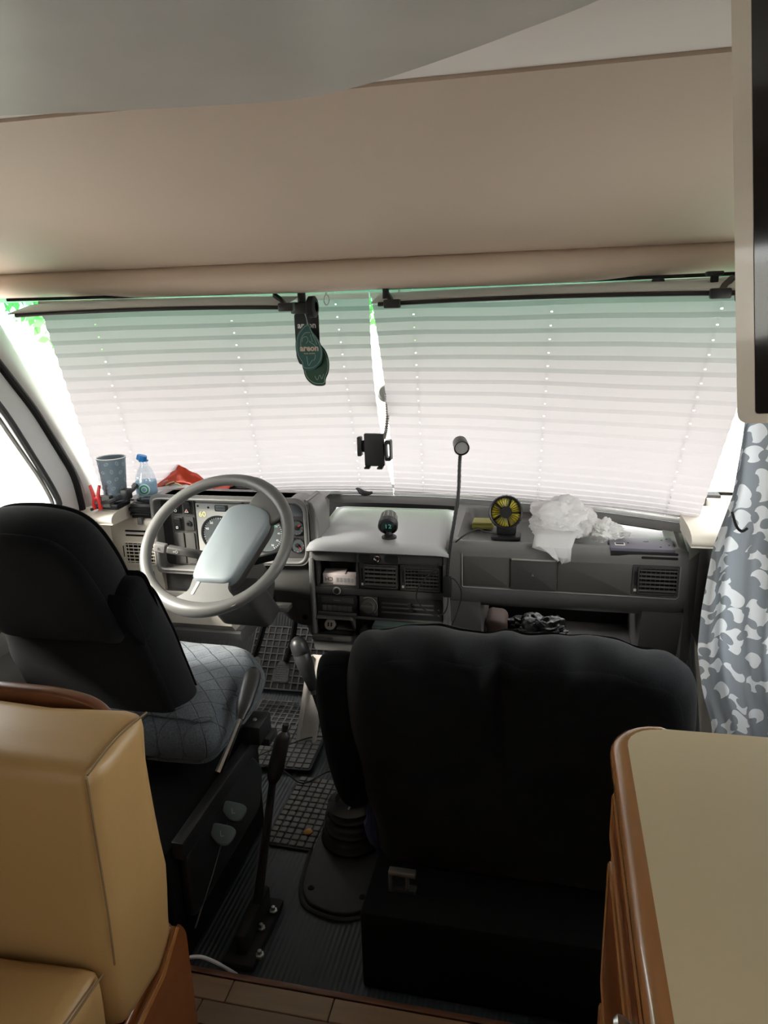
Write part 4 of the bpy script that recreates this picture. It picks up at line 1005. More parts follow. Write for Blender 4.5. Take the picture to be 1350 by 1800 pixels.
wt = thing('worktop', 'pale beige kitchen worktop with a rounded wooden edge', 'worktop', (.36, .2, .86))
ol = rounded([(.60, .925), (.108, .915), (.108, -.9), (.60, -.9)], .045, 6)
MI = Matrix.Identity(4)
obj('laminate_top', MB().rprism(ol, .862, .9, .0, MI), 'laminate', wt)
ol2 = rounded([(.60, .926), (.107, .916), (.107, -.9), (.60, -.9)], .045, 6)
path = [(x, yy, .883) for x, yy in ol2 if not (x > .59 and yy > .5)]
path = [(.60, .927, .883)] + [p for p in path if p[1] > -.89] + [(.107, -.9, .883)]
path = sorted([p for p in path], key=lambda p: (0 if p[0] > .16 else 1, -p[1]))
obj('edge_trim', MB().tube([(.17, .914, .878)] + [(.108+.047*(1-math.sin(R(a))), .916-.047*(1-math.cos(R(a))), .882) for a in range(0, 91, 15)] + [(.108, .6, .882), (.108, .2, .882), (.108, -.9, .882)], .0185, 14), 'wood_trim', wt, sharp=70)
def drawer_unit(y0, y1, label):
    t = thing('kitchen_cabinet', label, 'cabinet', (.3, (y0+y1)/2, .08))
    obj('carcass', B(.120, .60, y0, y1, .08, .862), 'wood_cab', t)
    for z0, z1 in ((.745, .842), (.50, .735), (.12, .49)):
        mf = frame((.120, (y0+y1)/2, (z0+z1)/2), (0, -1, 0), (0, 0, 1))     # faces the aisle (-X)
        w, h = y1-y0-.012, z1-z0-.008
        d = obj('drawer_front', MB().rprism(rrect(w, h, .006), 0, .020, .006, mf), 'wood_cab', t)
        obj('raised_panel', MB().rprism(rrect(w-.06, h-.045, .008), .018, .024, .006, mf), 'wood_cab', d)
        obj('moulding', MB().tube([mf @ Vector((a, b, .021)) for a, b in rrect(w-.03, h-.02, .008)], .004, 6, closed=True), 'wood_trim', d)
        obj('knob', MB().lathe([(.005, .018), (.005, .024), (.009, .030), (.010, .036), (.006, .040), (0, .041)], mf @ Matrix.Translation((.030, -.035 if h < .2 else .02, 0)), 16), 'steel', d)
    return t
drawer_unit(.36, .89, 'cherry wood drawer unit at the cab end of the kitchen')
drawer_unit(-.24, .35, 'cherry wood drawer unit under the middle of the worktop')
tv = thing('television', 'wall-mounted television in a pale glossy frame at the upper right', 'television', (.30, .70, 1.34))
Mt = frame((.164, .70, 1.342), (.88, -.42, .095), (-.0973, .0, 1))
fo = rounded([(0, 0), (.46, 0), (.46, .46), (0, .46)], .010, 4); fi = rounded([(.014, .008), (.45, .008), (.45, .446), (.014, .446)], .003, 4)
obj('frame', MB().ring(fo, fi, -.02, .006, Mt), 'tv_white', tv)
obj('back_shell', MB().rprism(fo, -.05, -.018, .006, Mt), 'tv_white', tv)
obj('screen', MB().rprism(fi, -.012, .004, 0, Mt), 'screen', tv)

ct = thing('curtain', 'grey curtain printed with white leopard spots, hanging under the television', 'curtain', (.36, 1.22, .5))
rows = []; nzc, nxc = 56, 70
left = [(1.36, .300), (1.232, .290), (1.15, .283), (1.06, .262), (.95, .256), (.876, .256), (.80, .270), (.734, .291), (.60, .30), (.45, .305)]
def lx(z):
    for (z0, x0), (z1, x1) in zip(left, left[1:]):
        if z1 <= z <= z0: t = (z0-z)/(z0-z1); return x0+(x1-x0)*t
    return left[-1][1]
uvs = []
for j in range(nzc+1):
    z = 1.36 - .91*j/nzc; g = .5+.5*sst(1.25, .95, z) if z < 1.25 else .5
    pin = math.exp(-((z-1.10)/.05)**2)
    rows.append([]); 
    for i in range(nxc+1):
        u = i/nxc; x = lx(z) + (.46-lx(z)+.10*g)*u
        amp = .012+.010*sst(.9, 1.3, z); yy = 1.22 + amp*math.sin(u*21+1.2*math.sin(z*5)) + .008*math.sin(u*47+z*9) - .02*u - .01*pin*math.sin(u*9)
        rows[-1].append((x, yy, z)); uvs.append((u*.34, z*1.0))
o = obj('cloth', MB().grid(rows), 'curtain_print', ct, sharp=80)
uvl = o.data.uv_layers.new(name='UVMap')
for lp in o.data.loops: uvl.data[lp.index].uv = uvs[lp.vertex_index]
obj('tie_clip', MB().tube(spline([(.283, 1.195, 1.125), (.289, 1.185, 1.105), (.297, 1.182, 1.098), (.305, 1.185, 1.102)], 4), .0022, 6), 'black_plastic', ct)
obj('curtain_rail', MB().tube([(.28, 1.24, 1.375), (.62, 1.20, 1.375)], .006, 8), 'white_plastic', ct)

bd = thing('ceiling_board', 'glossy grey ceiling board, reflections painted as mottling, with a curved front edge', 'board', (-.6, .5, 1.75))
ce = [(v.x, v.y) for v in spline([(-1.61, 1.00), (-1.24, 1.09), (-.877, 1.144), (-.70, 1.175), (-.555, 1.196), (-.45, 1.207), (-.379, 1.205), (-.30, 1.178), (-.222, 1.136), (-.13, 1.075), (-.059, 1.023), (.045, .94), (.11, .85), (.14, .7)], 5)]
lo = [(-1.61, -.2), (.14, -.2)] + ce[::-1]
obj('underside', MB().rprism(lo, 1.762, 1.780, .003, MI), 'grey_painted_gloss', bd)
obj('body', MB().rprism([(x*.995-.003, y_-.006) for x, y_ in lo], 1.779, 1.7865, 0, MI), 'ceiling_white', bd)

# ================================================================== SUN VISORS, STEM, AIR FRESHENERS
def visor(label, x0, x1, arms):
    t = thing('sun_visor', label, 'sun visor', ((x0+x1)/2, 2.03, 1.45))
    vx = lambda k: x0+(x1-x0)*k/24
    vc = lambda x: -.20*(x-XC)**2
    rows = [[(vx(k), 1.985+.105*v+vc(vx(k)), 1.466+.024*v-.006*(2*k/24-1)**2) for k in range(25)] for v in (0, .33, .66, 1)]
    obj('panel', MB().grid(rows), 'visor_film', t, solid=.003, sharp=80)
    obj('edge_rod', MB().tube([(x0+.02+(x1-x0-.04)*k/24, 1.982+vc(x0+.02+(x1-x0-.04)*k/24), 1.462-.006*(2*k/24-1)**2) for k in range(25)], .0058, 8), 'black_plastic', t)
    for (xa, xb) in arms:
        obj('arm', MB().tube([(xa, 2.075+vc(xa), 1.490), (xa*.5+xb*.5, 2.03+vc(xb), 1.475), (xb, 1.970+vc(xb), 1.456)], .008, 6), 'black_plastic', t)
        obj('end_clamp', B(xb-.022, xb+.022, 1.962+vc(xb), 1.984+vc(xb), 1.445, 1.468, bev=.004), 'black_plastic', t)
    return t
v1 = visor('smoky sun visor with a black edge rod above the steering wheel', -1.46, -.715, [(-.775, -.708)])
v2 = visor('smoky sun visor with black end clamps on the passenger side', -.475, .425, [(-.455, -.415), (.40, .36)])
obj('end_disc', MB().rprism(circ(.018, 18), -.008, .008, .003, frame((.400, 1.815, 1.455), (0, 1, 0), (0, 0, 1))), 'black_plastic', v2)
obj('roof_clip', B(.345, .382, 1.90, 1.93, 1.497, 1.507, bev=.003).box(.356, .372, 1.908, 1.922, 1.47, 1.50), 'black_plastic', v2)
obj('stop_button', MB().rprism(circ(.016, 16), 0, .012, .004, frame((.25, 2.0, 1.488), (1, 0, 0), (0, 0, 1))), 'black_plastic', v2)
obj('roof_post', B(-.452, -.436, 2.02, 2.036, 1.462, 1.505, bev=.003), 'black_plastic', v2)
for x0, x1, nm in ((-1.53, -.72, 'left'), (-.47, .50, 'right')):
    o = struct('trim_header_%s' % nm, MB().tube([(x0+(x1-x0)*k/12, 2.105-.20*((x0+(x1-x0)*k/12)-XC)**2, 1.500) for k in range(13)], .0045, 8), 'black_matt')
ms = thing('mirror_stem', 'black mirror stem with a round rubber wheel hanging from the header', 'mirror stem', (-.70, 2.10, 1.44))
obj('post', MB().cyl((-.705, 2.09, 1.515), (-.705, 2.09, 1.44), .012, n=12), 'black_plastic', ms)
obj('block', B(-.735, -.682, 2.07, 2.10, 1.437, 1.47, bev=.005), 'black_plastic', ms)
wh = obj('wheel', MB().lathe([(0, -.012), (.024, -.012), (.030, -.008), (.030, .008), (.024, .012), (.016, .012), (.014, .008), (0, .008)], frame((-.668, 2.07, 1.455), (0, .8, .35), (0, -.3, 1)), 24), 'black_matt', ms)
obj('hub_ring', MB().lathe([(.017, .0125), (.0165, .0135), (.015, .0125)], frame((-.668, 2.07, 1.455), (0, .8, .35), (0, -.3, 1)), 24), 'panel_charcoal', ms)
def hook(x, label):
    t = thing('hook', label, 'hook', (x, 2.12, 1.46))
    obj('peg', MB().cyl((x, 2.12, 1.51), (x, 2.12, 1.488), .003, n=8), 'steel', t)
    obj('ring', MB().tube([(x+.008*math.cos(a), 2.12, 1.474+.014*math.sin(a)) for a in [2*PI*k/20 for k in range(20)]], .0016, 6, closed=True), 'steel', t)
hook(-.640, 'small steel hook hanging right of the mirror stem'); hook(-.425, 'small steel hook behind the inner end of the passenger visor')
# air fresheners
def leaf_out(sx=1):
    return [(v.x*sx, v.y) for v in spline([(.002, .062), (.012, .040), (.031, .012), (.040, -.016), (.036, -.044), (.018, -.064), (-.002, -.070), (-.020, -.068), (-.024, -.052), (-.036, -.030), (-.040, -.002), (-.034, .028), (-.016, .052)], 4, closed=True)][::-1]
def freshener(nm, label, M, out, mt, lines, words):
    t = thing(nm, label, 'air freshener', M.translation, 'air fresheners on the mirror stem')
    obj('card', MB().rprism(out, 0, .0022, 0, M), mt, t)
    obj('border', MB().tube([M @ Vector((x*.90, y_*.90, .0024)) for x, y_ in out], .0006, 4, closed=True), 'print_pale', t) if mt != 'card_black' else None
    for ln in lines: obj('line_art', MB().tube([M @ Vector((x, y_, .0024)) for x, y_ in [(v.x, v.y) for v in spline(ln, 4)]] if len(ln) > 3 else [M @ Vector((x, y_, .0024)) for x, y_ in ln], .0006, 4), 'print_pale', t)
    for body, size, x, y_, mtx, bold in words: text('print', body, size, M @ Matrix.Translation((x, y_, .0023)), mtx, t, .0003, bold)
    return t
freshener('air_freshener', 'black oblong air freshener card behind the two green leaves', FRONT(-.697, 2.098, 1.368), rounded([(.037, -.050), (.038, .069), (-.036, .069), (-.036, -.052), (-.028, -.075), (-.010, -.075)], .006, 3)[::-1], 'card_black', [], [('areon', .024, .001, .036, 'print_white', .0006), ('mon areon', .007, .001, .022, 'print_pale', 0)])
swirl = [(.006, .036), (-.010, .034), (-.022, .018), (-.024, -.004)]; swirl2 = [(-.020, .010), (-.016, .022), (-.005, .024), (-.001, .014), (-.008, .006)]
zig = [(-.012, -.034), (-.004, -.054), (.000, -.044), (.006, -.050), (.009, -.036), (.014, -.042)]
freshener('air_freshener', 'dark green leaf air freshener hanging lowest, partly covered', FRONT(-.672, 2.090, 1.300) @ Matrix.Rotation(R(4), 4, 'Z') @ Matrix.Scale(-1, 4, (1, 0, 0)) @ Matrix.Scale(1, 4), leaf_out()[::-1], 'leaf_dark', [[(-.020, -.036), (-.012, -.050), (-.008, -.038), (.002, -.052), (.008, -.040)]], [])
freshener('air_freshener', 'green leaf air freshener with tan lettering, in front of the others', FRONT(-.688, 2.082, 1.348) @ Matrix.Scale(1.02, 4), leaf_out(), 'leaf_green', [swirl, swirl2, [(.006, .030), (.012, .010), (.002, .012)], [(.002, .010), (.016, .002), (.022, -.008)], [(.012, .030), (.020, .014), (.024, .002)], [(-.008, -.030), (-.004, -.056), (.004, -.046), (.010, -.040)], [(.018, -.026), (.017, -.036), (.012, -.042)]], [('areon', .0235, .001, -.008, 'print_tan', .0009), ('mon areon', .0075, .001, -.022, 'print_tan', 0)])
st_ = thing('freshener_string', 'thin pale string looped over the mirror stem', 'string', (-.69, 2.08, 1.41))
obj('loop', MB().tube(spline([(-.708, 2.075, 1.468), (-.700, 2.074, 1.448), (-.692, 2.078, 1.430), (-.688, 2.079, 1.406)], 4), .0009, 5), 'print_pale', st_)
obj('loop', MB().tube(spline([(-.694, 2.072, 1.468), (-.694, 2.073, 1.450), (-.691, 2.078, 1.430), (-.687, 2.079, 1.406)], 4), .0009, 5), 'print_pale', st_)

# ================================================================== PHONE HOLDER AND GOOSENECK LAMP
ph = thing('phone_holder', 'black phone holder on a springy arm stuck to the windscreen between the blinds', 'phone holder', (-.555, 2.30, .94))
obj('cradle', MB().rprism(rrect(.066, .108, .004), -.010, .006, .003, FRONT(-.556, 2.30, 1.000)), 'black_plastic', ph)
obj('jaw', MB().rprism(rrect(.014, .064, .004), -.012, .016, .004, FRONT(-.604, 2.30, 1.012)), 'black_plastic', ph)
obj('jaw', MB().ring(rrect(.020, .068, .006), rrect(.010, .044, .004), -.012, .016, FRONT(-.508, 2.30, 1.000)), 'black_plastic', ph)
obj('jaw_arm', B(-.600, -.588, 2.302, 2.310, .992, 1.03).box(-.524, -.515, 2.302, 2.310, .98, 1.02), 'black_plastic', ph)
for x in (-.578, -.535): obj('foot_hook', B(x-.009, x+.009, 2.275, 2.30, .940, .947, bev=.002), 'black_plastic', ph)
sp_ = spline([(-.526, 2.315, 1.035), (-.522, 2.33, 1.06), (-.520, 2.345, 1.10), (-.523, 2.36, 1.14), (-.528, 2.37, 1.175)], 16)
obj('spring_arm', MB().tube(sp_, [.0058 + .0016*math.sin(k*2.1) for k in range(len(sp_))], 10), 'steel', ph, sharp=60)
obj('suction_cup', MB().lathe([(0, 0), (.022, .002), (.030, .010), (.031, .014), (.0, .016)], frame((-.528, 2.368, 1.180), (1, 0, 0), (0, .36, .93)) @ Matrix.Rotation(PI, 4, 'X'), 24), 'panel_grey', ph)
obj('cup_lever', MB().tube([(-.524, 2.362, 1.165), (-.518, 2.352, 1.145)], .005, 8), 'black_plastic', ph)
gl_ = thing('gooseneck_lamp', 'thin black gooseneck lamp rising from the right edge of the centre console', 'lamp', (-.285, 2.07, .62))
np_ = spline([(-.287, 2.062, .640), (-.283, 2.060, .70), (-.276, 2.062, .765), (-.265, 2.075, .84), (-.255, 2.09, .92), (-.253, 2.10, 1.0), (-.250, 2.10, 1.035)], 14)
obj('neck', MB().tube(np_, [.0052+.0005*math.sin(k*2.4) for k in range(len(np_))], 10), 'black_plastic', gl_, sharp=60)
Mh = frame((-.249, 2.10, 1.055), (.95, .25, 0), (.05, -.25, 1))
hd = obj('head', MB().lathe([(0, -.026), (.018, -.026), (.021, -.022), (.0225, .014), (.0225, .020), (.020, .020), (.019, .012), (0, .012)], Mh, 28), 'black_plastic', gl_)
obj('lens', MB().lathe([(.0192, .0125), (.0185, .017), (0, .018)], Mh, 24), 'panel_grey', gl_)
obj('head_joint', MB().cyl((-.250, 2.10, 1.03), (-.249, 2.10, 1.045), .007, n=10), 'black_plastic', gl_)
obj('clip_base', B(-.298, -.272, 2.045, 2.066, .60, .665, bev=.005), 'black_plastic', gl_)
cbl = thing('lamp_cable', 'thin black cable looping down over the console vent from the gooseneck lamp', 'cable', (-.30, 2.05, .5))
obj('loop', MB().tube(spline([(-.310, 2.052, .705), (-.335, 2.045, .675), (-.365, 2.042, .64), (-.378, 2.042, .60), (-.36, 2.042, .565), (-.33, 2.045, .545), (-.30, 2.048, .545), (-.285, 2.05, .57), (-.282, 2.054, .61)], 8), .0021, 6), 'cable_black', cbl)
obj('plug', MB().cyl((-.372, 2.05, .672), (-.315, 2.052, .676), .005, n=8), 'black_plastic', cbl)
tag(obj('charging_cable', MB().tube(spline([(-.278, 2.05, .665), (-.260, 2.05, .655), (-.243, 2.052, .62), (-.250, 2.05, .57), (-.275, 2.048, .50), (-.30, 2.046, .455)], 8), .0020, 6), 'cable_black'), 'thin black cable hanging down beside the passenger panel', 'cable')
tag(obj('twin_cable', MB().tube(spline([(-.262, 2.075, .768), (-.235, 2.10, .785), (-.205, 2.14, .79), (-.185, 2.17, .775), (-.15, 2.19, .765)], 8), .0028, 6), 'cable_black'), 'short black fan cable bridging from the lamp into the tray', 'cable')

# ================================================================== THINGS ON THE DASHBOARD
# driver's side
ch = thing('cup_holder', 'black folding cup holder clipped to the beige ledge by the left pillar', 'cup holder', (-1.402, 2.095, .838))
obj('base', B(-1.442, -1.362, 2.055, 2.135, .838, .856, bev=.004), 'black_plastic', ch)
obj('body', B(-1.440, -1.383, 2.048, 2.075, .845, .885, bev=.006), 'rubber_grey', ch)
obj('arm', MB().tube(spline([(-1.41, 2.052, .862), (-1.37, 2.050, .872), (-1.335, 2.08, .888), (-1.332, 2.12, .898), (-1.35, 2.15, .90)], 5), .012, 6, flat=.6), 'black_plastic', ch)
obj('hinge', B(-1.350, -1.323, 2.058, 2.092, .870, .905, bev=.005), 'black_plastic', ch)
obj('claw', MB().tube([(-1.433, 2.065, .845), (-1.446, 2.035, .842)], .005, 6), 'black_plastic', ch)
cu = thing('paper_cup', 'grey-blue paper cup printed with pale coffee beans', 'cup', (-1.395, 2.105, (.858)))
Mcup = frame((-1.395, 2.105, (.858)), (1, 0, 0), (0, 1, 0))
obj('cup_body', MB().lathe([(0, .002), (.031, .002), (.032, 0), (.034, .004), (.045, .138), (.0468, .140), (.0472, .143), (.0455, .144), (.044, .140), (.032, .01), (0, .008)], Mcup, 32), 'cup_blue', cu, sharp=50)
obj('rim', MB().tube([(-1.395+.0458*math.cos(a), 2.105+.0458*math.sin(a), 1.002) for a in [2*PI*k/32 for k in range(32)]], .0018, 6, closed=True), 'paper_white', cu)
rn = random.Random(5)
for zi in range(5):
    for k in range(9):
        a = 2*PI*(k+.5*(zi % 2))/9 + rn.uniform(-.12, .12); z = .022+.026*zi+rn.uniform(-.004, .004); r_ = .034+.011*z/.138 + .0004
        if math.sin(a) > .35: continue
        c = Vector((-1.395+r_*math.cos(a), 2.105+r_*math.sin(a), (.858)+z)); tn = Vector((-math.sin(a), math.cos(a), 0)); q = rn.uniform(0, PI)
        Mb = frame(c, tn*math.cos(q)+Vector((0, 0, 1))*math.sin(q), -tn*math.sin(q)+Vector((0, 0, 1))*math.cos(q))
        obj('bean_print', MB().ring([(x*.0075, y_*.005) for x, y_ in circ(1, 12)], [(x*.0058, y_*.0034) for x, y_ in circ(1, 12)], -.0005, .0005, Mb).box(-.006, .006, -.0005, .0005, -.0004, .0005, M=Mb), 'cup_print', cu)
cp_ = thing('clothes_peg', 'bright red plastic clothes peg standing against the left pillar', 'clothes peg', (-1.428, 2.045, .838))
for sx in (-1, 1):
    obj('jaw', MB().tube([(-1.428+sx*.017, 2.045, .922), (-1.428+sx*.009, 2.045, .890), (-1.428+sx*.008, 2.045, .872), (-1.428+sx*.012, 2.045, .858), (-1.428+sx*.010, 2.045, .840)], [.0045, .0055, .006, .006, .0055], 6, flat=1.3), 'red_plastic', cp_)
obj('cross_bar', B(-1.440, -1.416, 2.040, 2.050, .872, .884, bev=.002), 'red_plastic', cp_)
obj('spring', MB().tube([(-1.428+.005*math.cos(k*1.0), 2.036+.0008*k, .866+.005*math.sin(k*1.0)) for k in range(20)], .0012, 5), 'steel', cp_)
bh = thing('bottle_holder', 'black vent-mounted holder ring under the water bottle', 'bottle holder', (-1.315, 2.14, .81))
obj('ring', MB().tube([(-1.315+.043*math.cos(a), 2.165+.040*math.sin(a), .842) for a in [2*PI*k/28 for k in range(28)]], .006, 8, closed=True), 'black_plastic', bh)
obj('tray', MB().lathe([(0, 0), (.036, 0), (.040, .012), (.037, .012), (.034, .003), (0, .003)], frame((-1.315, 2.165, .815), (1, 0, 0), (0, 1, 0)), 24), 'black_plastic', bh)
obj('strut', B(-1.352, -1.278, 2.112, 2.122, .795, .845, bev=.004), 'black_plastic', bh)
obj('rib', B(-1.355, -1.275, 2.104, 2.116, .822, .834, bev=.003).box(-1.352, -1.278, 2.104, 2.114, .806, .813, bev=.002), 'black_matt', bh)
obj('clip', B(-1.325, -1.308, 2.098, 2.116, .776, .80, bev=.003), 'rubber_grey', bh)
wb = thing('water_bottle', 'clear water bottle with a tilted blue cap and blue label', 'bottle', (-1.315, 2.165, .818))
Mb = frame((-1.315, 2.165, .819), (1, 0, 0), (0, 1, 0))
obj('bottle_body', MB().lathe([(0, .004), (.02, .001), (.031, .004), (.0335, .012), (.032, .024), (.0335, .034), (.0325, .045), (.034, .05), (.034, .095), (.031, .112), (.022, .132), (.0135, .146), (.0125, .162)], Mb, 30), 'bottle_clear', wb, sharp=60)
obj('water', MB().lathe([(0, .006), (.030, .007), (.0315, .02), (.030, .03), (.0315, .06), (.0315, .082), (0, .082)], Mb, 26), 'water', wb, sharp=60)
obj('label', MB().lathe([(.0344, .050), (.0348, .052), (.0348, .090), (.0344, .092)], Mb, 30), 'label_blue', wb)
M_l = frame(Vector((-1.315, 2.165, .889)) + Vector((.30, -.95, 0))*.0356, (.95, .30, 0), (0, 0, 1))
obj('label_badge', MB().rprism(circ(.019, 24), -.001, .0012, 0, M_l), 'label_white', wb); obj('badge_arc', MB().ring(circ(.0155, 24), circ(.010, 24), .0012, .0018, M_l), 'label_green', wb); obj('badge_dot', MB().rprism(circ(.007, 16), .0012, .0019, 0, M_l), 'label_blue', wb)
obj('neck_ring', MB().lathe([(.0125, .158), (.0155, .159), (.0155, .163), (.0125, .164)], Mb, 22), 'cap_blue', wb)
Mk = frame((-1.319, 2.160, .985), (1, 0, -.28), (0, 1, -.1)); 
obj('cap', MB().lathe([(.0165, -.002), (.017, .0), (.017, .012), (.015, .0145), (0, .0150)], Mk, 26), 'cap_blue', wb)
rb = thing('snack_bag', 'shiny red foil snack bag lying on the dashboard behind the steering wheel', 'snack bag', (-1.20, 2.27, .85))
rows = []
for j in range(15):
    v = j/14; rows.append([])
    for i in range(23):
        u = i/22; x = -1.335 + .275*u; h = .072*max(0, 1-abs(u-.32)/.36)*max(0, 1-abs(v-.45)/.58) + .020*max(0, 1-abs(u-.62)/.3)*max(0, 1-abs(v-.3)/.5) + .010*math.sin(PI*u)*math.sin(PI*v)
        rows[-1].append((x, 2.238+.068*v, .868 + h + .006*noise.noise(Vector((u*9, v*7, 1))) - .01*v*0))
obj('foil', MB().grid(rows).wobble(.003, 40, 2), 'red_foil', rb, sharp=12, solid=.002)
for k_, (xa, za, xb, zb) in enumerate(((-1.300, .875, -1.275, .888), (-1.285, .871, -1.252, .884), (-1.272, .868, -1.240, .876), (-1.250, .880, -1.225, .870))):
    obj('print_stroke', MB().tube([(xa, 2.237, za+.008), ((xa+xb)/2, 2.2375, (za+zb)/2+.010), (xb, 2.238, zb+.008)], .0022, 5), 'print_yellow' if k_ % 2 else 'box_card', rb)
obj('seal_strip', MB().grid([[(-1.335+.004*math.sin(k), 2.238+.068*k/10, .868+.004*(k % 2)) for k in range(11)], [(-1.352+.004*math.sin(k*2), 2.238+.068*k/10, .866+.004*(k % 2)) for k in range(11)]]), 'red_foil', rb, solid=.001)
ag = thing('dash_gauge', 'small black accessory panel with a round dial, behind the wheel on the dashboard', 'gauge', (-1.06, 2.30, .85))
obj('body', MB().rprism(rounded([(-.085, -.012), (.085, -.012), (.080, .022), (.05, .032), (-.07, .034), (-.085, .02)], .008, 3), -.03, .0, .004, frame((-1.03, 2.30, .868), (1, 0, 0), (0, .4, .92))), 'black_plastic', ag)
Mg_ = frame((-1.085, 2.299, .874), (1, 0, 0), (0, .4, .92))
obj('dial', MB().lathe([(.017, 0), (.017, .003), (.014, .004), (.013, .002), (0, .002)], Mg_, 22), 'panel_grey', ag)
obj('dial_face', MB().rprism(circ(.012, 18), .002, .0026, 0, Mg_), 'black_plastic', ag); text('print', 'e', .016, Mg_ @ Matrix.Translation((0, .001, .003)), 'print_white', ag, .0003)
for x in (-1.03, -.985, -.965): obj('button', MB().rprism(circ(.005, 10), 0, .004, .001, frame((x, 2.299, .876), (1, 0, 0), (0, .4, .92))), 'panel_grey', ag)
# centre
gd = thing('dash_compass', 'small round black dashboard gauge with a green display on a stand', 'gauge', (-.478, 2.13, .755))
obj('foot', MB().lathe([(.023, 0), (.024, .004), (.020, .008), (.010, .012), (.009, .022), (.015, .028), (0, .030)], frame((-.478, 2.135, .754), (1, 0, 0), (0, 1, 0)), 26), 'black_plastic', gd)
Mq = frame((-.482, 2.150, .802), (1, .12, 0), (0, -.42, 1)) @ Matrix.Scale(1.14, 4)
obj('head', MB().lathe([(0, -.030), (.018, -.030), (.021, -.026), (.024, .006), (.0265, .010), (.0265, .022), (.024, .024), (.0215, .020), (0, .019)], Mq, 30), 'panel_charcoal', gd)
obj('bezel', MB().lathe([(.0272, .008), (.0275, .022), (.024, .0255), (.0215, .020)], Mq, 30), 'black_plastic', gd)
obj('lens', MB().rprism(circ(.0215, 26), .019, .0205, 0, Mq), 'lens_dark', gd)
text('digits', '12', .020, Mq @ Matrix.Translation((0, -.001, .0208)), 'digit_glow', gd, .0002)
for k in range(7):
    a = PI*k/6; obj('rib', MB().tube([Mq @ Vector((.0215*math.cos(a), .0215*math.sin(a), -.024)), Mq @ Vector((.0245*math.cos(a), .0245*math.sin(a), .004))], .0022, 6), 'panel_grey', gd)
tag(obj('wedge_clip', MB().tube(spline([(-.655, 2.42, .838), (-.645, 2.415, .836), (-.630, 2.41, .826), (-.610, 2.41, .824), (-.595, 2.412, .828)], 4), [.003, .004, .005, .006, .007, .008, .009, .010, .010, .010, .010, .009, .008, .007, .006, .005, .004], 8), 'black_plastic'), 'small black plastic clip at the foot of the blinds', 'clip')
# boxes in the cubby
bx1 = thing('medicine_box', 'small white medicine box at the back of the console cubby', 'box', (-.66, 2.13, .609), 'medicine boxes in the cubby')
Mx1 = frame((-.655, 2.125, .609), (1, .12, 0), (-.12, 1, 0)); obj('carton', MB().box(-.036, .036, -.03, .02, 0, .032, bev=.001, M=Mx1), 'box_card', bx1)
text('print', '5CH', .018, Mx1 @ frame((-.012, -.0305, .014), (-1, 0, 0), (0, 0, -1)) @ Matrix.Scale(1, 4), 'ink', bx1, .0003)
bx2 = thing('medicine_box', 'small white medicine box at the front of the console cubby', 'box', (-.61, 2.10, .609), 'medicine boxes in the cubby')
obj('carton', B(-.652, -.576, 2.082, 2.125, .609, .638, bev=.001), 'box_card', bx2)
for i in range(5): obj('print_line', B(-.640+.012*i, -.632+.012*i, 2.0812, 2.0819, .618, .632), 'panel_grey', bx2)
uc = thing('usb_charger', 'round silver twin-port charger plugged into the ashtray', 'charger', (-.662, 2.06, .468))
Mu = frame((-.664, 2.075, .474), (1, 0, 0), (0, .4, .92)); obj('body', MB().lathe([(.019, -.02), (.019, .008), (.0165, .010), (0, .010)], Mu, 26), 'black_plastic', uc)
obj('face', MB().lathe([(.0185, .0095), (.017, .012), (0, .012)], Mu, 26), 'steel', uc)
for dx in (-.005, .005): obj('port', MB().rprism(rrect(.005, .013, .001), .012, .0126, 0, Mu @ Matrix.Translation((dx, 0, 0))), 'hole_shade', uc)
pg = thing('power_plug', 'black power plug with its cable in the console socket', 'plug', (-.548, 2.05, .45))
obj('body', MB().tube([(-.548, 2.085, .463), (-.548, 2.055, .466), (-.546, 2.035, .462), (-.545, 2.028, .455)], [.0145, .0155, .014, .009], 16), 'black_plastic', pg)
obj('lead', MB().tube(spline([(-.545, 2.03, .455), (-.548, 2.02, .435), (-.540, 2.02, .41), (-.52, 2.03, .40)], 5), .004, 8), 'cable_black', pg)
tag(obj('storage_tin', B(-.520, -.305, 2.045, 2.105, .462, .497, bev=.004).box(-.522, -.303, 2.043, 2.107, .482, .489, bev=.002), 'teal_tin'), 'flat grey-green tin box tucked under the heater controls', 'tin')
# passenger tray
fn = thing('desk_fan', 'small black desk fan with yellow blades standing in the dashboard tray', 'fan', (-.12, 2.19, .745))
obj('foot', MB().rprism(rounded([(-.045, -.036), (.045, -.036), (.045, .036), (-.045, .036)], .018, 4), 0, .014, .005, frame((-.120, 2.195, .748), (1, 0, 0), (0, 1, 0))), 'black_plastic', fn)
obj('stand', B(-.150, -.090, 2.185, 2.215, .758, .795, bev=.008), 'black_plastic', fn)
Mf_ = frame((-.120, 2.165, .840), (1, 0, 0), (0, .28, 1))
obj('cage_ring', MB().lathe([(.047, -.030), (.050, -.026), (.0515, .006), (.049, .010), (.0455, .008), (.046, -.026)], Mf_, 36), 'black_plastic', fn)
obj('hub', MB().lathe([(0, .012), (.016, .012), (.018, .008), (.018, -.004), (0, -.004)], Mf_, 22), 'black_matt', fn)
gr = MB().tube([(.016, 0, .009), (.034, .002, .011), (.048, 0, .006)], .0011, 5).mesh('grille_bar')
gr.materials.append(MATS['black_plastic'])
for k in range(30):
    o = link(bpy.data.objects.new('grille_bar', gr), fn, Mf_.translation); o.rotation_euler = (Mf_.to_3x3().to_4x4() @ Matrix.Rotation(2*PI*k/30, 4, 'Z')).to_euler()
vn = MB().box(.0505, .0525, -.0013, .0013, -.028, .004).mesh('outer_rib'); vn.materials.append(MATS['black_plastic'])
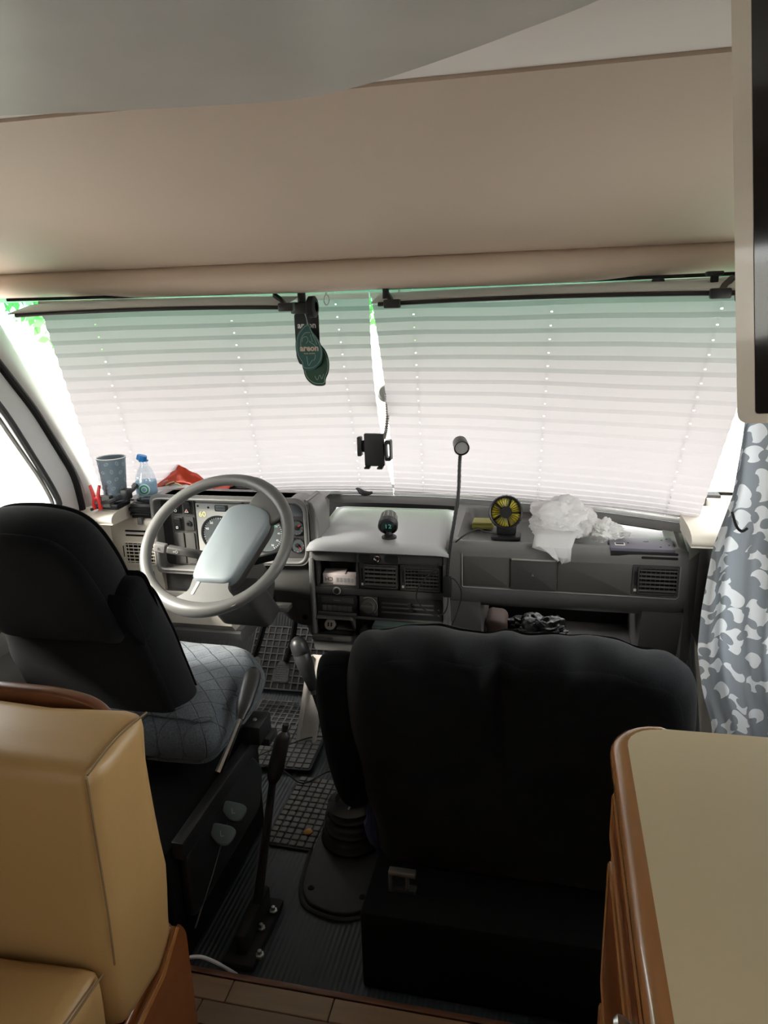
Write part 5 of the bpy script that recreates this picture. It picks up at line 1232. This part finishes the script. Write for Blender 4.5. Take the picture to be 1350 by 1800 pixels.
for k in range(28):
    o = link(bpy.data.objects.new('outer_rib', vn), fn, Mf_.translation); o.rotation_euler = (Mf_.to_3x3().to_4x4() @ Matrix.Rotation(2*PI*k/28, 4, 'Z')).to_euler()
bl = MB().grid([[(r_*math.cos(a), r_*math.sin(a), -.012+.010*(a/.9)) for r_ in (.012, .022, .034, .043)] for a in [1.15*k/6 for k in range(7)]]).mesh('blade'); bl.materials.append(MATS['yellow'])
for k in range(5):
    o = link(bpy.data.objects.new('blade', bl), fn, Mf_.translation); o.rotation_euler = (Mf_.to_3x3().to_4x4() @ Matrix.Rotation(2*PI*k/5, 4, 'Z')).to_euler()
    md = o.modifiers.new('thickness', 'SOLIDIFY'); md.thickness = .0015
obj('back_guard', MB().lathe([(.046, -.027), (.030, -.034), (.0, -.036)], Mf_, 24), 'black_matt', fn)
tag(obj('sponge_pad', B(-.235, -.165, 2.26, 2.32, .752, .768, bev=.006).box(-.232, -.168, 2.262, 2.318, .769, .776, bev=.003), 'olive'), 'olive yellow pad lying in the tray behind the fan', 'pad')
def crumple(nm, label, c, sx, sy, sz, seed, mt, tails, cat, am=.35):
    bm = bmesh.new(); bmesh.ops.create_icosphere(bm, subdivisions=5, radius=1)
    mb = MB(); vs = []
    for v in bm.verts:
        p = v.co.copy(); q = 1 + am*(noise.noise(p*1.7+Vector((seed, 0, 0)))) + .5*am*abs(noise.noise(p*4.3+Vector((0, seed, 0)))) - .35*am*abs(noise.noise(p*8.5+Vector((0, 0, seed)))) - .18*am*abs(noise.noise(p*17+Vector((0, seed, seed))))
        p *= q; z = max(p.z, -.55); vs.append((c[0]+p.x*sx, c[1]+p.y*sy, c[2]+(z+.55)*sz))
    bm.verts.index_update(); mb.add(vs, [[v.index for v in f.verts] for f in bm.faces]); bm.free()
    t = thing(nm, label, cat, c); obj('crumpled_film', mb, mt, t, sharp=50)
    for tl in tails:
        rows = [[Vector(a)+(Vector(b)-Vector(a))*i/7 + noise.noise_vector(Vector((i*.7, j*.8, seed)))*.012 for i in range(8)] for j, (a, b) in enumerate(tl)]
        obj('loose_fold', MB().grid(rows), mt, t, sharp=22, solid=.001)
crumple('plastic_bag', 'crumpled white plastic bag spilling over the front edge of the tray', (.035, 2.22, .770), .095, .095, .066, 3, 'bag_film', [[((-.03, 2.12, .80), (.10, 2.12, .80)), ((-.03, 2.085, .792), (.085, 2.088, .79)), ((-.035, 2.06, .772), (.075, 2.062, .765)), ((.0, 2.055, .752), (.07, 2.058, .735)), ((.03, 2.055, .735), (.055, 2.056, .718))]], 'bag')
crumple('plastic_bag', 'thin crinkled bag end lying right of the large white bag', (.115, 2.22, .765), .045, .055, .050, 8, 'bag_film', [], 'bag')
crumple('paper_tissue', 'crumpled white paper tissue between the bag and the black device', (.172, 2.17, .765), .045, .045, .036, 15, 'tissue', [[((.19, 2.16, .785), (.19, 2.15, .775)), ((.215, 2.155, .795), (.22, 2.145, .785)), ((.235, 2.15, .795), (.24, 2.14, .79))]], 'tissue', .5)
dv = thing('car_stereo', 'flat dark removed stereo unit lying at the right end of the tray', 'device', (.27, 2.13, .748))
Md_ = frame((.268, 2.13, .749), (1, .02, 0), (-.02, 1, .06))
obj('case', MB().box(-.088, .088, -.052, .045, 0, .024, bev=.002, M=Md_), 'device', dv)
obj('front_strip', MB().box(-.087, .087, -.056, -.050, .001, .016, bev=.001, M=Md_), 'black_plastic', dv)
obj('connector', MB().box(-.074, -.046, -.030, -.012, .0235, .0255, M=Md_), 'print_white', dv); obj('connector_slot', MB().box(-.071, -.049, -.027, -.015, .0255, .0262, M=Md_), 'ink', dv)
for a, b in ((-.036, -.01), (.06, .02), (.075, .03), (.075, -.02), (.05, -.035)): obj('screw_hole', MB().rprism(circ(.003, 10), .0238, .0243, 0, Md_ @ Matrix.Translation((a, b, 0))), 'hole_shade', dv)
text('print', 'CD', .012, Md_ @ Matrix.Translation((.015, .005, .0242)), 'panel_charcoal', dv, .0002)
# things lying on the shelf below
tag(obj('brown_pouch', MB().box(-.185, -.115, 2.22, 2.34, .375, .455, bev=.02, seg=3).wobble(.008, 18, 4), 'pouch_brown'), 'brown pouch lying in the open shelf under the passenger panel', 'pouch')
crumple('dark_cloth', 'bunched dark cloth lying in the open dashboard shelf', (-.02, 2.27, .376), .09, .07, .055, 21, 'black_plastic', [], 'cloth', .5)
